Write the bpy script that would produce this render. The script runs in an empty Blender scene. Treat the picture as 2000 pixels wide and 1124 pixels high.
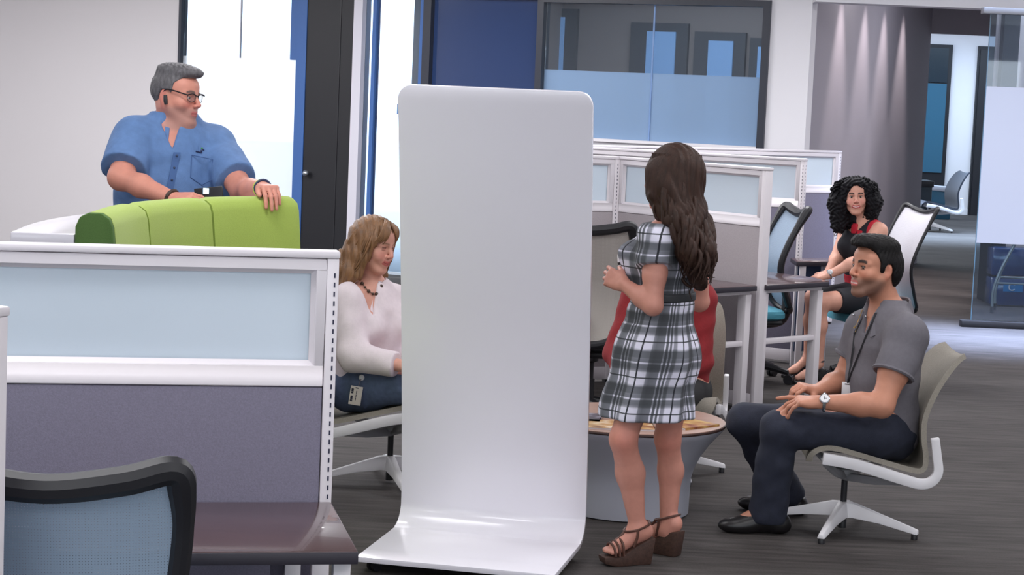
import bpy, bmesh, math, random
import numpy as np
from mathutils import Matrix, Vector

# ------------------------------------------------------------------ camera
SC = bpy.context.scene
COL = SC.collection
FPX, PITCH, ROLL, CAMH = 3900.0, math.atan(387 / 3900.0), 0.0425, 1.80
cam_data = bpy.data.cameras.new('camera')
cam_data.sensor_width = 36.0
cam_data.lens = 36.0 * FPX / 2000.0
cam_data.clip_end = 200
cam = bpy.data.objects.new('camera', cam_data)
COL.objects.link(cam)
CAM_R = Matrix.Rotation(math.pi / 2 - PITCH, 3, 'X') @ Matrix.Rotation(ROLL, 3, 'Z')
cam.matrix_world = Matrix.Translation((0, 0, CAMH)) @ CAM_R.to_4x4()
SC.camera = cam

# ------------------------------------------------------------------ world, exposure, large lights
world = bpy.data.worlds.new('world')
SC.world = world
world.use_nodes = True
bg = world.node_tree.nodes['Background']
bg.inputs['Color'].default_value = (0.86, 0.93, 1.0, 1)
bg.inputs['Strength'].default_value = 3.6
SC.view_settings.view_transform = 'Standard'
SC.view_settings.look = 'None'
SC.view_settings.gamma = 1.0
SC.view_settings.use_curve_mapping = False
SC.view_settings.exposure = 0.0

def area_light(name, loc, size, size_y, power, color=(1, 1, 1), rot=(0, 0, 0), spread=180):
    d = bpy.data.lights.new(name, 'AREA')
    d.shape = 'RECTANGLE'
    d.size, d.size_y = size, size_y
    d.energy = power
    d.color = color
    d.spread = math.radians(spread)
    o = bpy.data.objects.new(name, d)
    COL.objects.link(o)
    o.location = loc
    o.rotation_euler = rot
    return o

# recessed ceiling troffers of the open office (their housings are built with the ceiling)
TROFFERS = [(x, y) for y in (1.0, 4.2, 7.4, 10.6, 13.8) for x in (-4.6, -1.4, 1.8, 5.0)] + [(-4.6, 17.0), (-1.4, 16.2), (-7.4, 13.8), (-7.4, 17.0)]
LAMP_POWER = 35
for _i, (_x, _y) in enumerate(TROFFERS):
    area_light('troffer_lamp', (_x, _y, 3.27), 1.5, 0.9, LAMP_POWER * (2.6 if _y > 13 else 1.0), (0.965, 0.965, 1.0))
# area lights over the cross aisles and far room
area_light('aisle_strip_fill', (6.0, 15.7, 3.25), 6.0, 1.4, 460, (0.52, 0.66, 1.0), spread=40)  # added light, stands in for the daylight strip across the aisle carpet
area_light('corridor_fill', (4.9, 19.6, 3.28), 1.2, 0.6, 30, (0.9, 0.92, 1.0))  # added fill to lift the dim grey wall
area_light('far_strip_fill', (6.0, 28.0, 3.2), 4.0, 2.0, 260, (0.55, 0.74, 1.0), spread=60)  # also added, imitates the daylight band on the far floor
area_light('far_wall_lamp', (7.0, 32.0, 3.2), 4.0, 1.0, 170, (0.60, 0.78, 1.0))

# ------------------------------------------------------------------ pixel to place
def ray(px, py):
    d = CAM_R @ Vector(((px - 1000) / FPX, -(py - 562) / FPX, -1))
    return d
def at(px, py, Y):
    d = ray(px, py)
    return Vector((0, 0, CAMH)) + d * (Y / d.y)
def at_z(px, py, z):
    d = ray(px, py)
    return Vector((0, 0, CAMH)) + d * ((z - CAMH) / d.z)
def hit(px, py, p0, n):
    d = ray(px, py); o = Vector((0, 0, CAMH))
    return o + d * ((Vector(p0) - o).dot(Vector(n)) / d.dot(Vector(n)))

# ------------------------------------------------------------------ materials
def lin(c):
    return tuple(((v / 255) / 12.92 if v / 255 <= 0.04045 else ((v / 255 + 0.055) / 1.055) ** 2.4) for v in c[:3])
MATS = {}
def mat(name, rgb, rough=0.5, metal=0.0, spec=0.5, var=None, bump=None, coat=0.0, sheen=0.0, attr=None, sss=0.0):
    """var=(scale, amount, (sx,sy,sz)), bump=(scale, strength, (sx,sy,sz))"""
    m = bpy.data.materials.new(name); m.use_nodes = True
    nt = m.node_tree; b = nt.nodes['Principled BSDF']
    c = lin(rgb)
    b.inputs['Base Color'].default_value = (*c, 1)
    b.inputs['Roughness'].default_value = rough
    b.inputs['Metallic'].default_value = metal
    b.inputs['Specular IOR Level'].default_value = spec
    b.inputs['Coat Weight'].default_value = coat
    b.inputs['Sheen Weight'].default_value = sheen
    tc = nt.nodes.new('ShaderNodeTexCoord')
    def noise(scale, stretch, detail=4):
        mp = nt.nodes.new('ShaderNodeMapping'); mp.inputs['Scale'].default_value = stretch
        n = nt.nodes.new('ShaderNodeTexNoise'); n.inputs['Scale'].default_value = scale; n.inputs['Detail'].default_value = detail
        nt.links.new(tc.outputs['Object'], mp.inputs['Vector']); nt.links.new(mp.outputs['Vector'], n.inputs['Vector'])
        return n
    src = None
    if attr:
        a = nt.nodes.new('ShaderNodeAttribute'); a.attribute_name = attr
        src = a.outputs['Color']
        nt.links.new(src, b.inputs['Base Color'])
    if var:
        n = noise(var[0], var[2] if len(var) > 2 else (1, 1, 1))
        r = nt.nodes.new('ShaderNodeMapRange')
        r.inputs['From Min'].default_value = 0.25; r.inputs['From Max'].default_value = 0.75
        r.inputs['To Min'].default_value = 1 - var[1]; r.inputs['To Max'].default_value = 1 + var[1]
        nt.links.new(n.outputs['Fac'], r.inputs['Value'])
        mx = nt.nodes.new('ShaderNodeVectorMath'); mx.operation = 'SCALE'
        if src: nt.links.new(src, mx.inputs[0])
        else: mx.inputs[0].default_value = c
        nt.links.new(r.outputs['Result'], mx.inputs['Scale'])
        nt.links.new(mx.outputs['Vector'], b.inputs['Base Color'])
    if bump:
        n = noise(bump[0], bump[2] if len(bump) > 2 else (1, 1, 1), 3)
        bp = nt.nodes.new('ShaderNodeBump'); bp.inputs['Strength'].default_value = bump[1]; bp.inputs['Distance'].default_value = 0.004
        nt.links.new(n.outputs['Fac'], bp.inputs['Height']); nt.links.new(bp.outputs['Normal'], b.inputs['Normal'])
    if sss:
        b.inputs['Subsurface Weight'].default_value = sss
        b.inputs['Subsurface Radius'].default_value = (0.012, 0.004, 0.002)
        b.inputs['Subsurface Scale'].default_value = 1.0
    MATS[name] = m
    return m
def emit(name, rgb, strength):
    m = bpy.data.materials.new(name); m.use_nodes = True
    b = m.node_tree.nodes['Principled BSDF']
    b.inputs['Base Color'].default_value = (*lin(rgb), 1)
    b.inputs['Emission Color'].default_value = (*lin(rgb), 1)
    b.inputs['Emission Strength'].default_value = strength
    MATS[name] = m; return m
def film(name, rgb, clear=0.25, trans=0.5, gloss=0.08, rough=0.05, tint=(255, 255, 255)):
    """thin glass or frosted film: clear see-through + translucent + diffuse + a reflecting face"""
    m = bpy.data.materials.new(name); m.use_nodes = True
    nt = m.node_tree; nt.nodes.clear()
    out = nt.nodes.new('ShaderNodeOutputMaterial')
    tr = nt.nodes.new('ShaderNodeBsdfTransparent'); tr.inputs['Color'].default_value = (*lin(tint), 1)
    df = nt.nodes.new('ShaderNodeBsdfDiffuse'); df.inputs['Color'].default_value = (*lin(rgb), 1)
    tl = nt.nodes.new('ShaderNodeBsdfTranslucent'); tl.inputs['Color'].default_value = (*lin(rgb), 1)
    gl = nt.nodes.new('ShaderNodeBsdfGlossy'); gl.inputs['Roughness'].default_value = rough
    m1 = nt.nodes.new('ShaderNodeMixShader'); m1.inputs[0].default_value = trans
    m2 = nt.nodes.new('ShaderNodeMixShader'); m2.inputs[0].default_value = clear
    m3 = nt.nodes.new('ShaderNodeMixShader')
    fr = nt.nodes.new('ShaderNodeFresnel'); fr.inputs['IOR'].default_value = 1.45
    ad = nt.nodes.new('ShaderNodeMath'); ad.operation = 'MULTIPLY_ADD'; ad.inputs[1].default_value = 1.0; ad.inputs[2].default_value = gloss - 0.034
    ad.use_clamp = True
    L = nt.links.new
    L(df.outputs[0], m1.inputs[1]); L(tl.outputs[0], m1.inputs[2])
    L(m1.outputs[0], m2.inputs[1]); L(tr.outputs[0], m2.inputs[2])
    L(fr.outputs[0], ad.inputs[0]); L(ad.outputs[0], m3.inputs[0])
    L(m2.outputs[0], m3.inputs[1]); L(gl.outputs[0], m3.inputs[2])
    L(m3.outputs[0], out.inputs['Surface'])
    MATS[name] = m; return m

def mesh_weave(name, rgb, back, scale, hole=0.35, sy=1.0):
    """woven mesh: threads opaque, small holes see-through"""
    m = mat(name, rgb, 0.75)
    nt = m.node_tree; b = nt.nodes['Principled BSDF']
    tc = nt.nodes.new('ShaderNodeTexCoord'); sp = nt.nodes.new('ShaderNodeSeparateXYZ')
    nt.links.new(tc.outputs['Object'], sp.inputs[0])
    def stripes(sock, sc):
        a = nt.nodes.new('ShaderNodeMath'); a.operation = 'MULTIPLY'; a.inputs[1].default_value = sc * 2 * math.pi
        s = nt.nodes.new('ShaderNodeMath'); s.operation = 'SINE'
        nt.links.new(sp.outputs[sock], a.inputs[0]); nt.links.new(a.outputs[0], s.inputs[0]); return s
    s1, s2 = stripes('X', scale), stripes('Z', scale * sy)
    mn = nt.nodes.new('ShaderNodeMath'); mn.operation = 'MINIMUM'
    nt.links.new(s1.outputs[0], mn.inputs[0]); nt.links.new(s2.outputs[0], mn.inputs[1])
    gt = nt.nodes.new('ShaderNodeMath'); gt.operation = 'LESS_THAN'; gt.inputs[1].default_value = 1 - 2 * hole
    nt.links.new(mn.outputs[0], gt.inputs[0])
    mr = nt.nodes.new('ShaderNodeMapRange'); mr.inputs['To Min'].default_value = 0.35
    nt.links.new(gt.outputs[0], mr.inputs['Value'])
    nt.links.new(mr.outputs[0], b.inputs['Alpha'])
    return m

# ------------------------------------------------------------------ objects
def tag(o, label=None, cat=None, group=None, kind=None):
    if label: o['label'] = label
    if cat: o['category'] = cat
    if group: o['group'] = group
    if kind: o['kind'] = kind
    return o
def empty(name, loc=(0, 0, 0), rz=0.0, label=None, cat=None, group=None, kind=None):
    o = bpy.data.objects.new(name, None)
    COL.objects.link(o); o.location = loc; o.rotation_euler = (0, 0, rz); o.empty_display_size = 0.1
    return tag(o, label, cat, group, kind)
def copy_tree(o, parent=None):
    c = o.copy(); COL.objects.link(c); c.parent = parent
    for ch in [x for x in o.children]:
        copy_tree(ch, c)
    return c

class MB:
    """collects shapes into one mesh"""
    def __init__(s): s.v, s.f = [], []
    def add(s, vs, fs):
        n = len(s.v); s.v += [tuple(v) for v in vs]; s.f += [tuple(i + n for i in f) for f in fs]; return s
    def box(s, x0, x1, y0, y1, z0, z1, M=None):
        vs = [Vector((x, y, z)) for z in (z0, z1) for y in (y0, y1) for x in (x0, x1)]
        if M: vs = [M @ v for v in vs]
        return s.add(vs, [(0, 2, 3, 1), (4, 5, 7, 6), (0, 1, 5, 4), (2, 6, 7, 3), (0, 4, 6, 2), (1, 3, 7, 5)])
    def prism(s, poly, z0, z1, M=None):
        n = len(poly)
        ar = sum(poly[i][0] * poly[(i + 1) % n][1] - poly[(i + 1) % n][0] * poly[i][1] for i in range(n))
        if ar < 0: poly = poly[::-1]
        vs = [Vector((p[0], p[1], z)) for z in (z0, z1) for p in poly]
        if M: vs = [M @ v for v in vs]
        return s.add(vs, [tuple(range(n))[::-1], tuple(range(n, 2 * n))] + [(i, (i + 1) % n, n + (i + 1) % n, n + i) for i in range(n)])
    def lathe(s, prof, c=(0, 0, 0), seg=24, sx=1, sy=1, M=None):
        vs, fs = [], []
        for r, z in prof:
            for k in range(seg):
                a = 2 * math.pi * k / seg
                v = Vector((c[0] + r * math.cos(a) * sx, c[1] + r * math.sin(a) * sy, c[2] + z)); vs.append(M @ v if M else v)
        m = len(prof)
        for i in range(m - 1):
            for k in range(seg):
                fs.append((i * seg + k, i * seg + (k + 1) % seg, (i + 1) * seg + (k + 1) % seg, (i + 1) * seg + k))
        fs.append(tuple(range(seg))[::-1]); fs.append(tuple((m - 1) * seg + k for k in range(seg)))
        return s.add(vs, fs)
    def loft(s, rings, cap=True, closed=True):
        n = len(rings[0]); vs = [v for r in rings for v in r]; fs = []
        for i in range(len(rings) - 1):
            for k in range(n if closed else n - 1):
                fs.append((i * n + k, i * n + (k + 1) % n, (i + 1) * n + (k + 1) % n, (i + 1) * n + k))
        if cap and closed:
            fs.append(tuple(range(n))[::-1]); fs.append(tuple((len(rings) - 1) * n + k for k in range(n)))
        return s.add(vs, fs)
    def tube(s, pts, r, seg=10, flat=None, smooth=0):
        """round tube along points; r a number or list; flat=(normal, factor) squashes the section"""
        pts = [Vector(p) for p in pts]
        rr = list(r) if isinstance(r, (list, tuple)) else [r] * len(pts)
        if smooth:
            pts, rr = crom(pts, rr, smooth)
        rings = []; prev = None
        for i, p in enumerate(pts):
            t = (pts[min(i + 1, len(pts) - 1)] - pts[max(i - 1, 0)]).normalized()
            if prev is None:
                a = Vector((0, 0, 1)) if abs(t.z) < 0.9 else Vector((1, 0, 0))
                u = t.cross(a).normalized()
            else:
                u = (prev - t * prev.dot(t)).normalized()
            prev = u; w = t.cross(u)
            ring = []
            for k in range(seg):
                a = 2 * math.pi * k / seg
                d = u * math.cos(a) * rr[i] + w * math.sin(a) * rr[i]
                if flat:
                    fn = Vector(flat[0]).normalized(); d = d - fn * d.dot(fn) * (1 - flat[1])
                ring.append(p + d)
            rings.append(ring)
        return s.loft(rings)
    def strip(s, path, width_dir, w, th, up=None):
        """flat bar along a path: width along width_dir, thickness th across"""
        path = [Vector(p) for p in path]; wd = Vector(width_dir).normalized(); rings = []
        for i, p in enumerate(path):
            t = (path[min(i + 1, len(path) - 1)] - path[max(i - 1, 0)]).normalized()
            n = t.cross(wd).normalized()
            rings.append([p - wd * w / 2 - n * th / 2, p + wd * w / 2 - n * th / 2, p + wd * w / 2 + n * th / 2, p - wd * w / 2 + n * th / 2])
        return s.loft(rings)
    def ball(s, c, r, seg=14, rings=8, sc=(1, 1, 1)):
        prof = [(max(1e-4, math.sin(math.pi * i / rings)) * r, -math.cos(math.pi * i / rings) * r) for i in range(rings + 1)]
        M = Matrix.Translation(c) @ Matrix.Diagonal((*sc, 1))
        return s.lathe(prof, (0, 0, 0), seg, M=M)
    def build(s, name, m, parent=None, bevel=0.0, smooth=False, seg=2, sub=0, auto=None):
        """vertices are in the parent's space when a parent is given"""
        me = bpy.data.meshes.new(name)
        me.from_pydata([tuple(v) for v in s.v], [], s.f)
        bm = bmesh.new(); bm.from_mesh(me)
        bmesh.ops.remove_doubles(bm, verts=bm.verts, dist=1e-6)
        bmesh.ops.recalc_face_normals(bm, faces=bm.faces)
        if bevel:
            ed = [e for e in bm.edges if e.is_manifold and e.calc_face_angle(0) > 0.6]
            bmesh.ops.bevel(bm, geom=ed, offset=bevel, segments=seg, affect='EDGES', profile=0.5, clamp_overlap=True)
        bm.to_mesh(me); bm.free()
        if smooth or bevel:
            for p in me.polygons: p.use_smooth = True
            if auto is None: auto = 35
        me.materials.append(MATS[m] if isinstance(m, str) else m)
        o = bpy.data.objects.new(name, me); COL.objects.link(o)
        if smooth or bevel:
            me.set_sharp_from_angle(angle=math.radians(auto))
        if sub:
            md = o.modifiers.new('s', 'SUBSURF'); md.levels = sub; md.render_levels = sub
        if parent: o.parent = parent
        return o

def crom(pts, rr, n):
    P, R = [], []
    m = len(pts)
    for i in range(m - 1):
        p0, p1, p2, p3 = pts[max(i - 1, 0)], pts[i], pts[i + 1], pts[min(i + 2, m - 1)]
        for k in range(n):
            t = k / n
            P.append(0.5 * ((2 * p1) + (p2 - p0) * t + (2 * p0 - 5 * p1 + 4 * p2 - p3) * t * t + (3 * p1 - p0 - 3 * p2 + p3) * t ** 3))
            R.append(rr[i] + (rr[i + 1] - rr[i]) * t)
    P.append(pts[-1]); R.append(rr[-1])
    return P, R
def cr(pts, n):
    return crom([Vector(p) for p in pts], [0] * len(pts), n)[0]

# ------------------------------------------------------------------ palette
mat('white_paint', (226, 222, 226), 0.55)
mat('wall_white', (224, 222, 226), 0.7, bump=(60, 0.05))
mat('wall_grey', (150, 146, 156), 0.75, bump=(60, 0.05))
mat('wall_warm', (214, 210, 212), 0.7, bump=(60, 0.05))
mat('panel_white', (222, 216, 221), 0.42)
mat('panel_white_dull', (208, 206, 216), 0.5)
mat('gloss_white', (236, 233, 242), 0.22, coat=0.3)
mat('fabric_grey', (120, 116, 134), 0.9, var=(220, 0.12), bump=(400, 0.25))
mat('fabric_taupe', (168, 160, 164), 0.9, var=(220, 0.08), bump=(400, 0.2))
mat('laminate', (84, 64, 66), 0.22, coat=0.35, var=(6, 0.18, (1, 14, 1)))
mat('laminate_edge', (48, 44, 54), 0.5)
mat('black_plastic', (30, 30, 35), 0.45)
mat('dark_frame', (40, 44, 56), 0.4)
mat('door_black', (20, 21, 27), 0.5, bump=(90, 0.1))
mat('blue_frame', (58, 98, 160), 0.5)
mat('navy_glass', (40, 60, 102), 0.12, coat=0.4)
mat('slot_dark', (45, 45, 70), 0.6)
mat('chair_grey', (142, 136, 126), 0.85, var=(160, 0.12), bump=(300, 0.3))
mat('chair_white', (222, 220, 224), 0.4)
mat('bracket_grey', (150, 150, 154), 0.4)
mat('steel', (190, 195, 200), 0.25, metal=0.9)
mat('teal_fabric', (70, 140, 160), 0.8, var=(120, 0.1), bump=(300, 0.2))
mat('green_fabric', (160, 182, 82), 0.9, var=(200, 0.06), bump=(350, 0.25), sheen=0.15)
mat('green_dark', (80, 112, 56), 0.9, var=(200, 0.08), bump=(350, 0.25))
mat('ceiling_white', (232, 230, 228), 0.8)
mat('pavement', (215, 220, 228), 0.8)
mat('table_grey', (176, 178, 190), 0.45)
film('pane_frost', (230, 243, 255), clear=0.03, trans=0.20, gloss=0.05, rough=0.08)
film('film_frost', (166, 196, 230), clear=0.20, trans=0.45, gloss=0.06, rough=0.12)
film('film_bright', (246, 248, 252), clear=0.40, trans=0.85, gloss=0.03, rough=0.2)
film('clear_glass', (200, 215, 230), clear=0.975, trans=0.5, gloss=0.07, rough=0.02, tint=(225, 236, 245))
film('film_door', (206, 207, 215), clear=0.06, trans=0.35, gloss=0.05, rough=0.2)
mesh_weave('mesh_blue', (140, 158, 178), None, 170, 0.16)
mesh_weave('mesh_beige', (176, 170, 164), None, 140, 0.18)
mesh_weave('mesh_white', (206, 204, 212), None, 170, 0.10)

# ================================================================== THE ROOM
CEIL = 3.35
def carpet():
    m = bpy.data.materials.new('carpet'); m.use_nodes = True
    nt = m.node_tree; b = nt.nodes['Principled BSDF']; L = nt.links.new
    tc = nt.nodes.new('ShaderNodeTexCoord')
    def nz(scale, sx, sy, det):
        mp = nt.nodes.new('ShaderNodeMapping'); mp.inputs['Scale'].default_value = (sx, sy, 1)
        n = nt.nodes.new('ShaderNodeTexNoise'); n.inputs['Scale'].default_value = scale; n.inputs['Detail'].default_value = det
        L(tc.outputs['Object'], mp.inputs[0]); L(mp.outputs[0], n.inputs['Vector']); return n
    a, c, d = nz(3.0, 1, 9, 6), nz(1.1, 0.6, 2.2, 2), nz(120, 1, 1, 2)
    cr_ = nt.nodes.new('ShaderNodeValToRGB')
    cr_.color_ramp.elements[0].position = 0.3; cr_.color_ramp.elements[0].color = (*lin((43, 40, 39)), 1)
    cr_.color_ramp.elements[1].position = 0.72; cr_.color_ramp.elements[1].color = (*lin((84, 79, 78)), 1)
    s = nt.nodes.new('ShaderNodeMath'); s.operation = 'MULTIPLY_ADD'; s.inputs[1].default_value = 0.6
    s2 = nt.nodes.new('ShaderNodeMath'); s2.operation = 'MULTIPLY_ADD'; s2.inputs[1].default_value = 0.25
    s3 = nt.nodes.new('ShaderNodeMath'); s3.operation = 'MULTIPLY'; s3.inputs[1].default_value = 0.15
    L(d.outputs['Fac'], s3.inputs[0]); L(c.outputs['Fac'], s2.inputs[0]); L(s3.outputs[0], s2.inputs[2])
    L(a.outputs['Fac'], s.inputs[0]); L(s2.outputs[0], s.inputs[2]); L(s.outputs[0], cr_.inputs[0])
    L(cr_.outputs[0], b.inputs['Base Color'])
    b.inputs['Roughness'].default_value = 0.85; b.inputs['Specular IOR Level'].default_value = 0.25
    bp = nt.nodes.new('ShaderNodeBump'); bp.inputs['Strength'].default_value = 0.35; bp.inputs['Distance'].default_value = 0.004
    L(d.outputs['Fac'], bp.inputs['Height']); L(bp.outputs[0], b.inputs['Normal'])
    MATS['carpet'] = m
carpet()

# line of the glazed office fronts: origin below pixel column 1500, running left and away
WZ = 17.0
WO = Vector((500 / FPX * WZ, WZ, 0))
WU = Vector((-0.901, 0.434, 0)).normalized()
WN = Vector((-WU.y, WU.x, 0))            # points away from the camera side
if WN.y < 0: WN = -WN
def wt(px, py=150):
    p = hit(px, py, WO, WN); return (p - WO).dot(WU)
WALL_R = math.atan2(WU.y, WU.x)
def wall_obj(name, mb, m, kind='structure', **k):
    """mb holds local coords: x along the office front, y behind it, z up"""
    o = mb.build(name, m, **k)
    o.location = WO; o.rotation_euler = (0, 0, WALL_R)
    if kind: o['kind'] = kind
    return o
# in local coords of the wall, +y is Rz(WALL_R)@(0,1,0); find the sign that goes behind
_ly = Matrix.Rotation(WALL_R, 3, 'Z') @ Vector((0, 1, 0))
SB = 1 if _ly.dot(WN) > 0 else -1
def wb(x0, x1, d0, d1, z0, z1, mb=None):
    mb = mb or MB()
    ys = sorted((SB * d0, SB * d1))
    return mb.box(min(x0, x1), max(x0, x1), ys[0], ys[1], z0, z1)

fl = MB(); fl.add([(-9, -4, 0), (9.5, -4, 0), (9.5, 36, 0), (4.0, 36, 0), (1.6, 17.6, 0), (-9, 22.6, 0)], [(0, 1, 2, 3, 4, 5)])
tag(fl.build('floor', 'carpet'), kind='structure')
pv = MB(); pv.add([(-30, 15, -0.06), (3.9, 15, -0.06), (3.9, 60, -0.06), (-30, 60, -0.06)], [(0, 1, 2, 3)])
tag(pv.build('ground_outside', 'pavement'), kind='structure')
ce = MB().box(-9, 9.5, -4, 23.2, CEIL, CEIL + 0.1)
tag(ce.build('ceiling', 'ceiling_white'), kind='structure')
tag(MB().box(3.0, 9.5, 23.2, 36, 3.3, 3.4).build('ceiling_far', 'ceiling_white'), kind='structure')
tag(MB().box(-9.15, -9, -4, 22.6, 0, CEIL).build('wall_side_left', 'wall_warm'), kind='structure')
tag(MB().box(9.5, 9.65, -4, 36, 0, CEIL).build('wall_side_right', 'wall_white'), kind='structure')
# unseen rear wall; its openings are added to let in sky fill
wr = MB().box(-9, 9.5, -4.15, -4, 0, 0.8).box(-9, 9.5, -4.15, -4, 2.7, CEIL)
for x in (-9, -4.6, 0.1, 4.7, 9.2): wr.box(x, x + 0.3, -4.15, -4, 0.8, 2.7)
tag(wr.build('wall_rear', 'wall_white'), kind='structure')

# ceiling troffers: frame and diffuser
for (x, y) in TROFFERS:
    t = empty('ceiling_light', (x, y, CEIL - 0.0), label='rectangular recessed ceiling light with white diffuser', cat='ceiling light', group='ceiling lights of the open office')
    f = MB()
    for (a, b, c, d) in ((-.8, .8, -.5, -.45), (-.8, .8, .45, .5), (-.8, -.75, -.45, .45), (.75, .8, -.45, .45)):
        f.box(a, b, c, d, -0.06, 0.0)
    f.build('frame', 'white_paint', t)
    if 'diffuser' not in MATS: emit('diffuser', (255, 250, 245), 1.6)
    MB().box(-.75, .75, -.45, .45, -0.03, -0.02).build('diffuser', 'diffuser', t)

# ---- office fronts, left to right
HEAD, FROST = 2.64, 1.99
T = {k: wt(k) for k in (-400, 347, 352, 578, 597, 689, 706, 722, 729, 824, 839, 1046, 1058, 1268, 1486, 1500, 1579)}
wall_obj('wall_left', wb(T[-400], T[347], 0, 0.14, 0, CEIL), 'wall_warm')
hd = wb(T[347], T[1579], 0, 0.14, HEAD, CEIL)                      # header over the fronts
wb(T[1500], T[1579], 0, 0.14, 0, HEAD, hd)                           # pier beside the opening
wb(T[1058], T[1500], 0, 0.14, 0, 1.385, hd)                          # below the long window
wall_obj('wall_back', hd, 'wall_white')
wall_obj('trim_1', wb(T[689], T[706], -0.02, 0.14, 0, HEAD), 'panel_white_dull')
# window 1: frosted pane with a clear top light
w1 = empty('window_1', WO, WALL_R, kind='structure')
wb(T[347], T[352], -0.01, 0.10, 0, HEAD).build('frame_edge', 'dark_frame', w1)
wb(T[578], T[597], -0.01, 0.10, 0, HEAD).build('blue_stile', 'blue_frame', w1)
wb(T[578] + 0.075, T[578], 0.0, 0.05, FROST, HEAD).build('blue_mullion', 'blue_frame', w1)
wb(T[352], T[578], 0.04, 0.05, 0.1, FROST).build('frosted_pane', 'film_bright', w1)
wb(T[352], T[578], 0.04, 0.05, FROST + 0.002, HEAD).build('clear_pane', 'clear_glass', w1)
wb(wt(463.3), wt(462.5), 0.03, 0.06, FROST, HEAD).build('glass_joint', 'panel_white', w1)
# black door leaf with knob
d1 = empty('door_1', WO, WALL_R, kind='structure')
wb(T[597], T[689], 0.0, 0.09, 0, HEAD).build('door_leaf', 'door_black', d1)
wb(wt(663), wt(661), -0.006, 0.004, 0, HEAD).build('leaf_joint', 'black_plastic', d1)
kb = MB(); kx = wt(596.5, 335) - 0.03; kb.ball((kx, -SB * 0.045, 1.8 - (335 - 158) / 202), 0.03, sc=(1, 1, 1)); kb.build('door_knob', 'steel', d1, smooth=True)
# window 2: bright glass with one blue mullion
w2 = empty('window_2', WO, WALL_R, kind='structure')
wb(T[706], T[824], 0.05, 0.06, 0.05, HEAD).build('clear_pane', 'clear_glass', w2)
wb(T[722], T[729], 0.02, 0.10, 0, HEAD).build('blue_mullion', 'blue_frame', w2)
sg = MB(); sx = wt(782, 213); sz = 1.8 + (166 - 213) / 207
for a, b, c, d in ((-.06, .05, .034, .046), (-.06, .05, -.046, -.034), (.038, .05, -.034, .034), (-.06, -.048, -.034, .034), (-.01, .0, -.085, -.046)):
    sg.box(sx + a, sx + b, SB * 0.03 - .004, SB * 0.03 + .004, sz + c, sz + d)
sg.build('door_sign', 'blue_frame', w2)
# dark door with blue glass
d2 = empty('door_2', WO, WALL_R, kind='structure')
fr = MB(); wb(T[824], T[839], -0.02, 0.12, 0, HEAD, fr); wb(T[1046], T[1058], -0.02, 0.12, 0, HEAD, fr); wb(T[839], T[1046], -0.02, 0.12, HEAD - 0.03, HEAD, fr)
fr.build('door_frame', 'dark_frame', d2)
wb(T[824] + 0.035, T[824], -0.01, 0.11, 0, HEAD).build('blue_edge', 'blue_frame', d2)
wb(T[839], T[1046], 0.05, 0.07, 0, HEAD - 0.03).build('blue_pane', 'navy_glass', d2)
# window 3: long office window, clear above, frosted below
w3 = empty('window_3', WO, WALL_R, kind='structure')
fr = MB(); wb(T[1486], T[1500], -0.03, 0.12, 1.385, HEAD, fr); wb(T[1058], T[1486], -0.03, 0.12, HEAD - 0.055, HEAD, fr)
fr.build('window_frame', 'dark_frame', w3)
wb(T[1058], T[1486], 0.05, 0.062, 1.385, FROST).build('frosted_pane', 'film_frost', w3)
wb(T[1058], T[1486], 0.05, 0.062, FROST + 0.001, HEAD - 0.055).build('clear_pane', 'clear_glass', w3)
wb(wt(1269) + 0.007, wt(1269) - 0.007, 0.04, 0.05, 1.385, HEAD - 0.055).build('glass_joint', mat('joint_blue', (120, 150, 195), 0.3), w3)
wb(T[1058], T[1486], -0.035, 0.05, 1.375, 1.40).build('window_sill', 'white_paint', w3)
# room behind window 3: grey back wall with dark door frames and daylit panes
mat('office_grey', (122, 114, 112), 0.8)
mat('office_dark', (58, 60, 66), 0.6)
BK = 3.2
WB0 = WO + WN * BK
def wt2(px, py=120):
    return (hit(px, py, WB0, WN) - WB0).dot(WU)
ob = empty('wall_office', WO, WALL_R, kind='structure')
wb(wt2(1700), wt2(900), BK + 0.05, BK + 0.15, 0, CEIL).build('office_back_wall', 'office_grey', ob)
def z_at(px, py, p0):
    return hit(px, py, p0, WN).z
for (a, b, c, d, y0) in ((1020, 1062, 1100, 1124, 16), (1229, 1262, 1318, 1341, 44), (1354, 1383, 1431, 1454, 62), (1463, 1480, 1510, 1530, 74)):
    ztop = z_at(b, y0, WB0)
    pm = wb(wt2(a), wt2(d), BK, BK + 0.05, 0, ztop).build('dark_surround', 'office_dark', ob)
    wb(wt2(b), wt2(c), BK - 0.02, BK, 0.05, ztop - 0.09).build('daylit_pane', emit('daylit_pane_glow', (112, 146, 186), 0.42) if 'daylit_pane_glow' not in MATS else 'daylit_pane_glow', ob)
wb(wt2(1700), wt2(1000), 0.14, BK + 0.1, CEIL - 0.02, CEIL).build('office_ceiling', 'ceiling_white', ob)
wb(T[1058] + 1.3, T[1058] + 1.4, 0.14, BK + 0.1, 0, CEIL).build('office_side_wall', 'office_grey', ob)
_c = WO + WN * 1.7 + WU * ((T[1058] + T[1486]) / 2)
area_light('office_lamp', (_c.x, _c.y, 3.2), 3.0, 0.6, 90, (1.0, 0.96, 0.94), rot=(0, 0, WALL_R))

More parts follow.
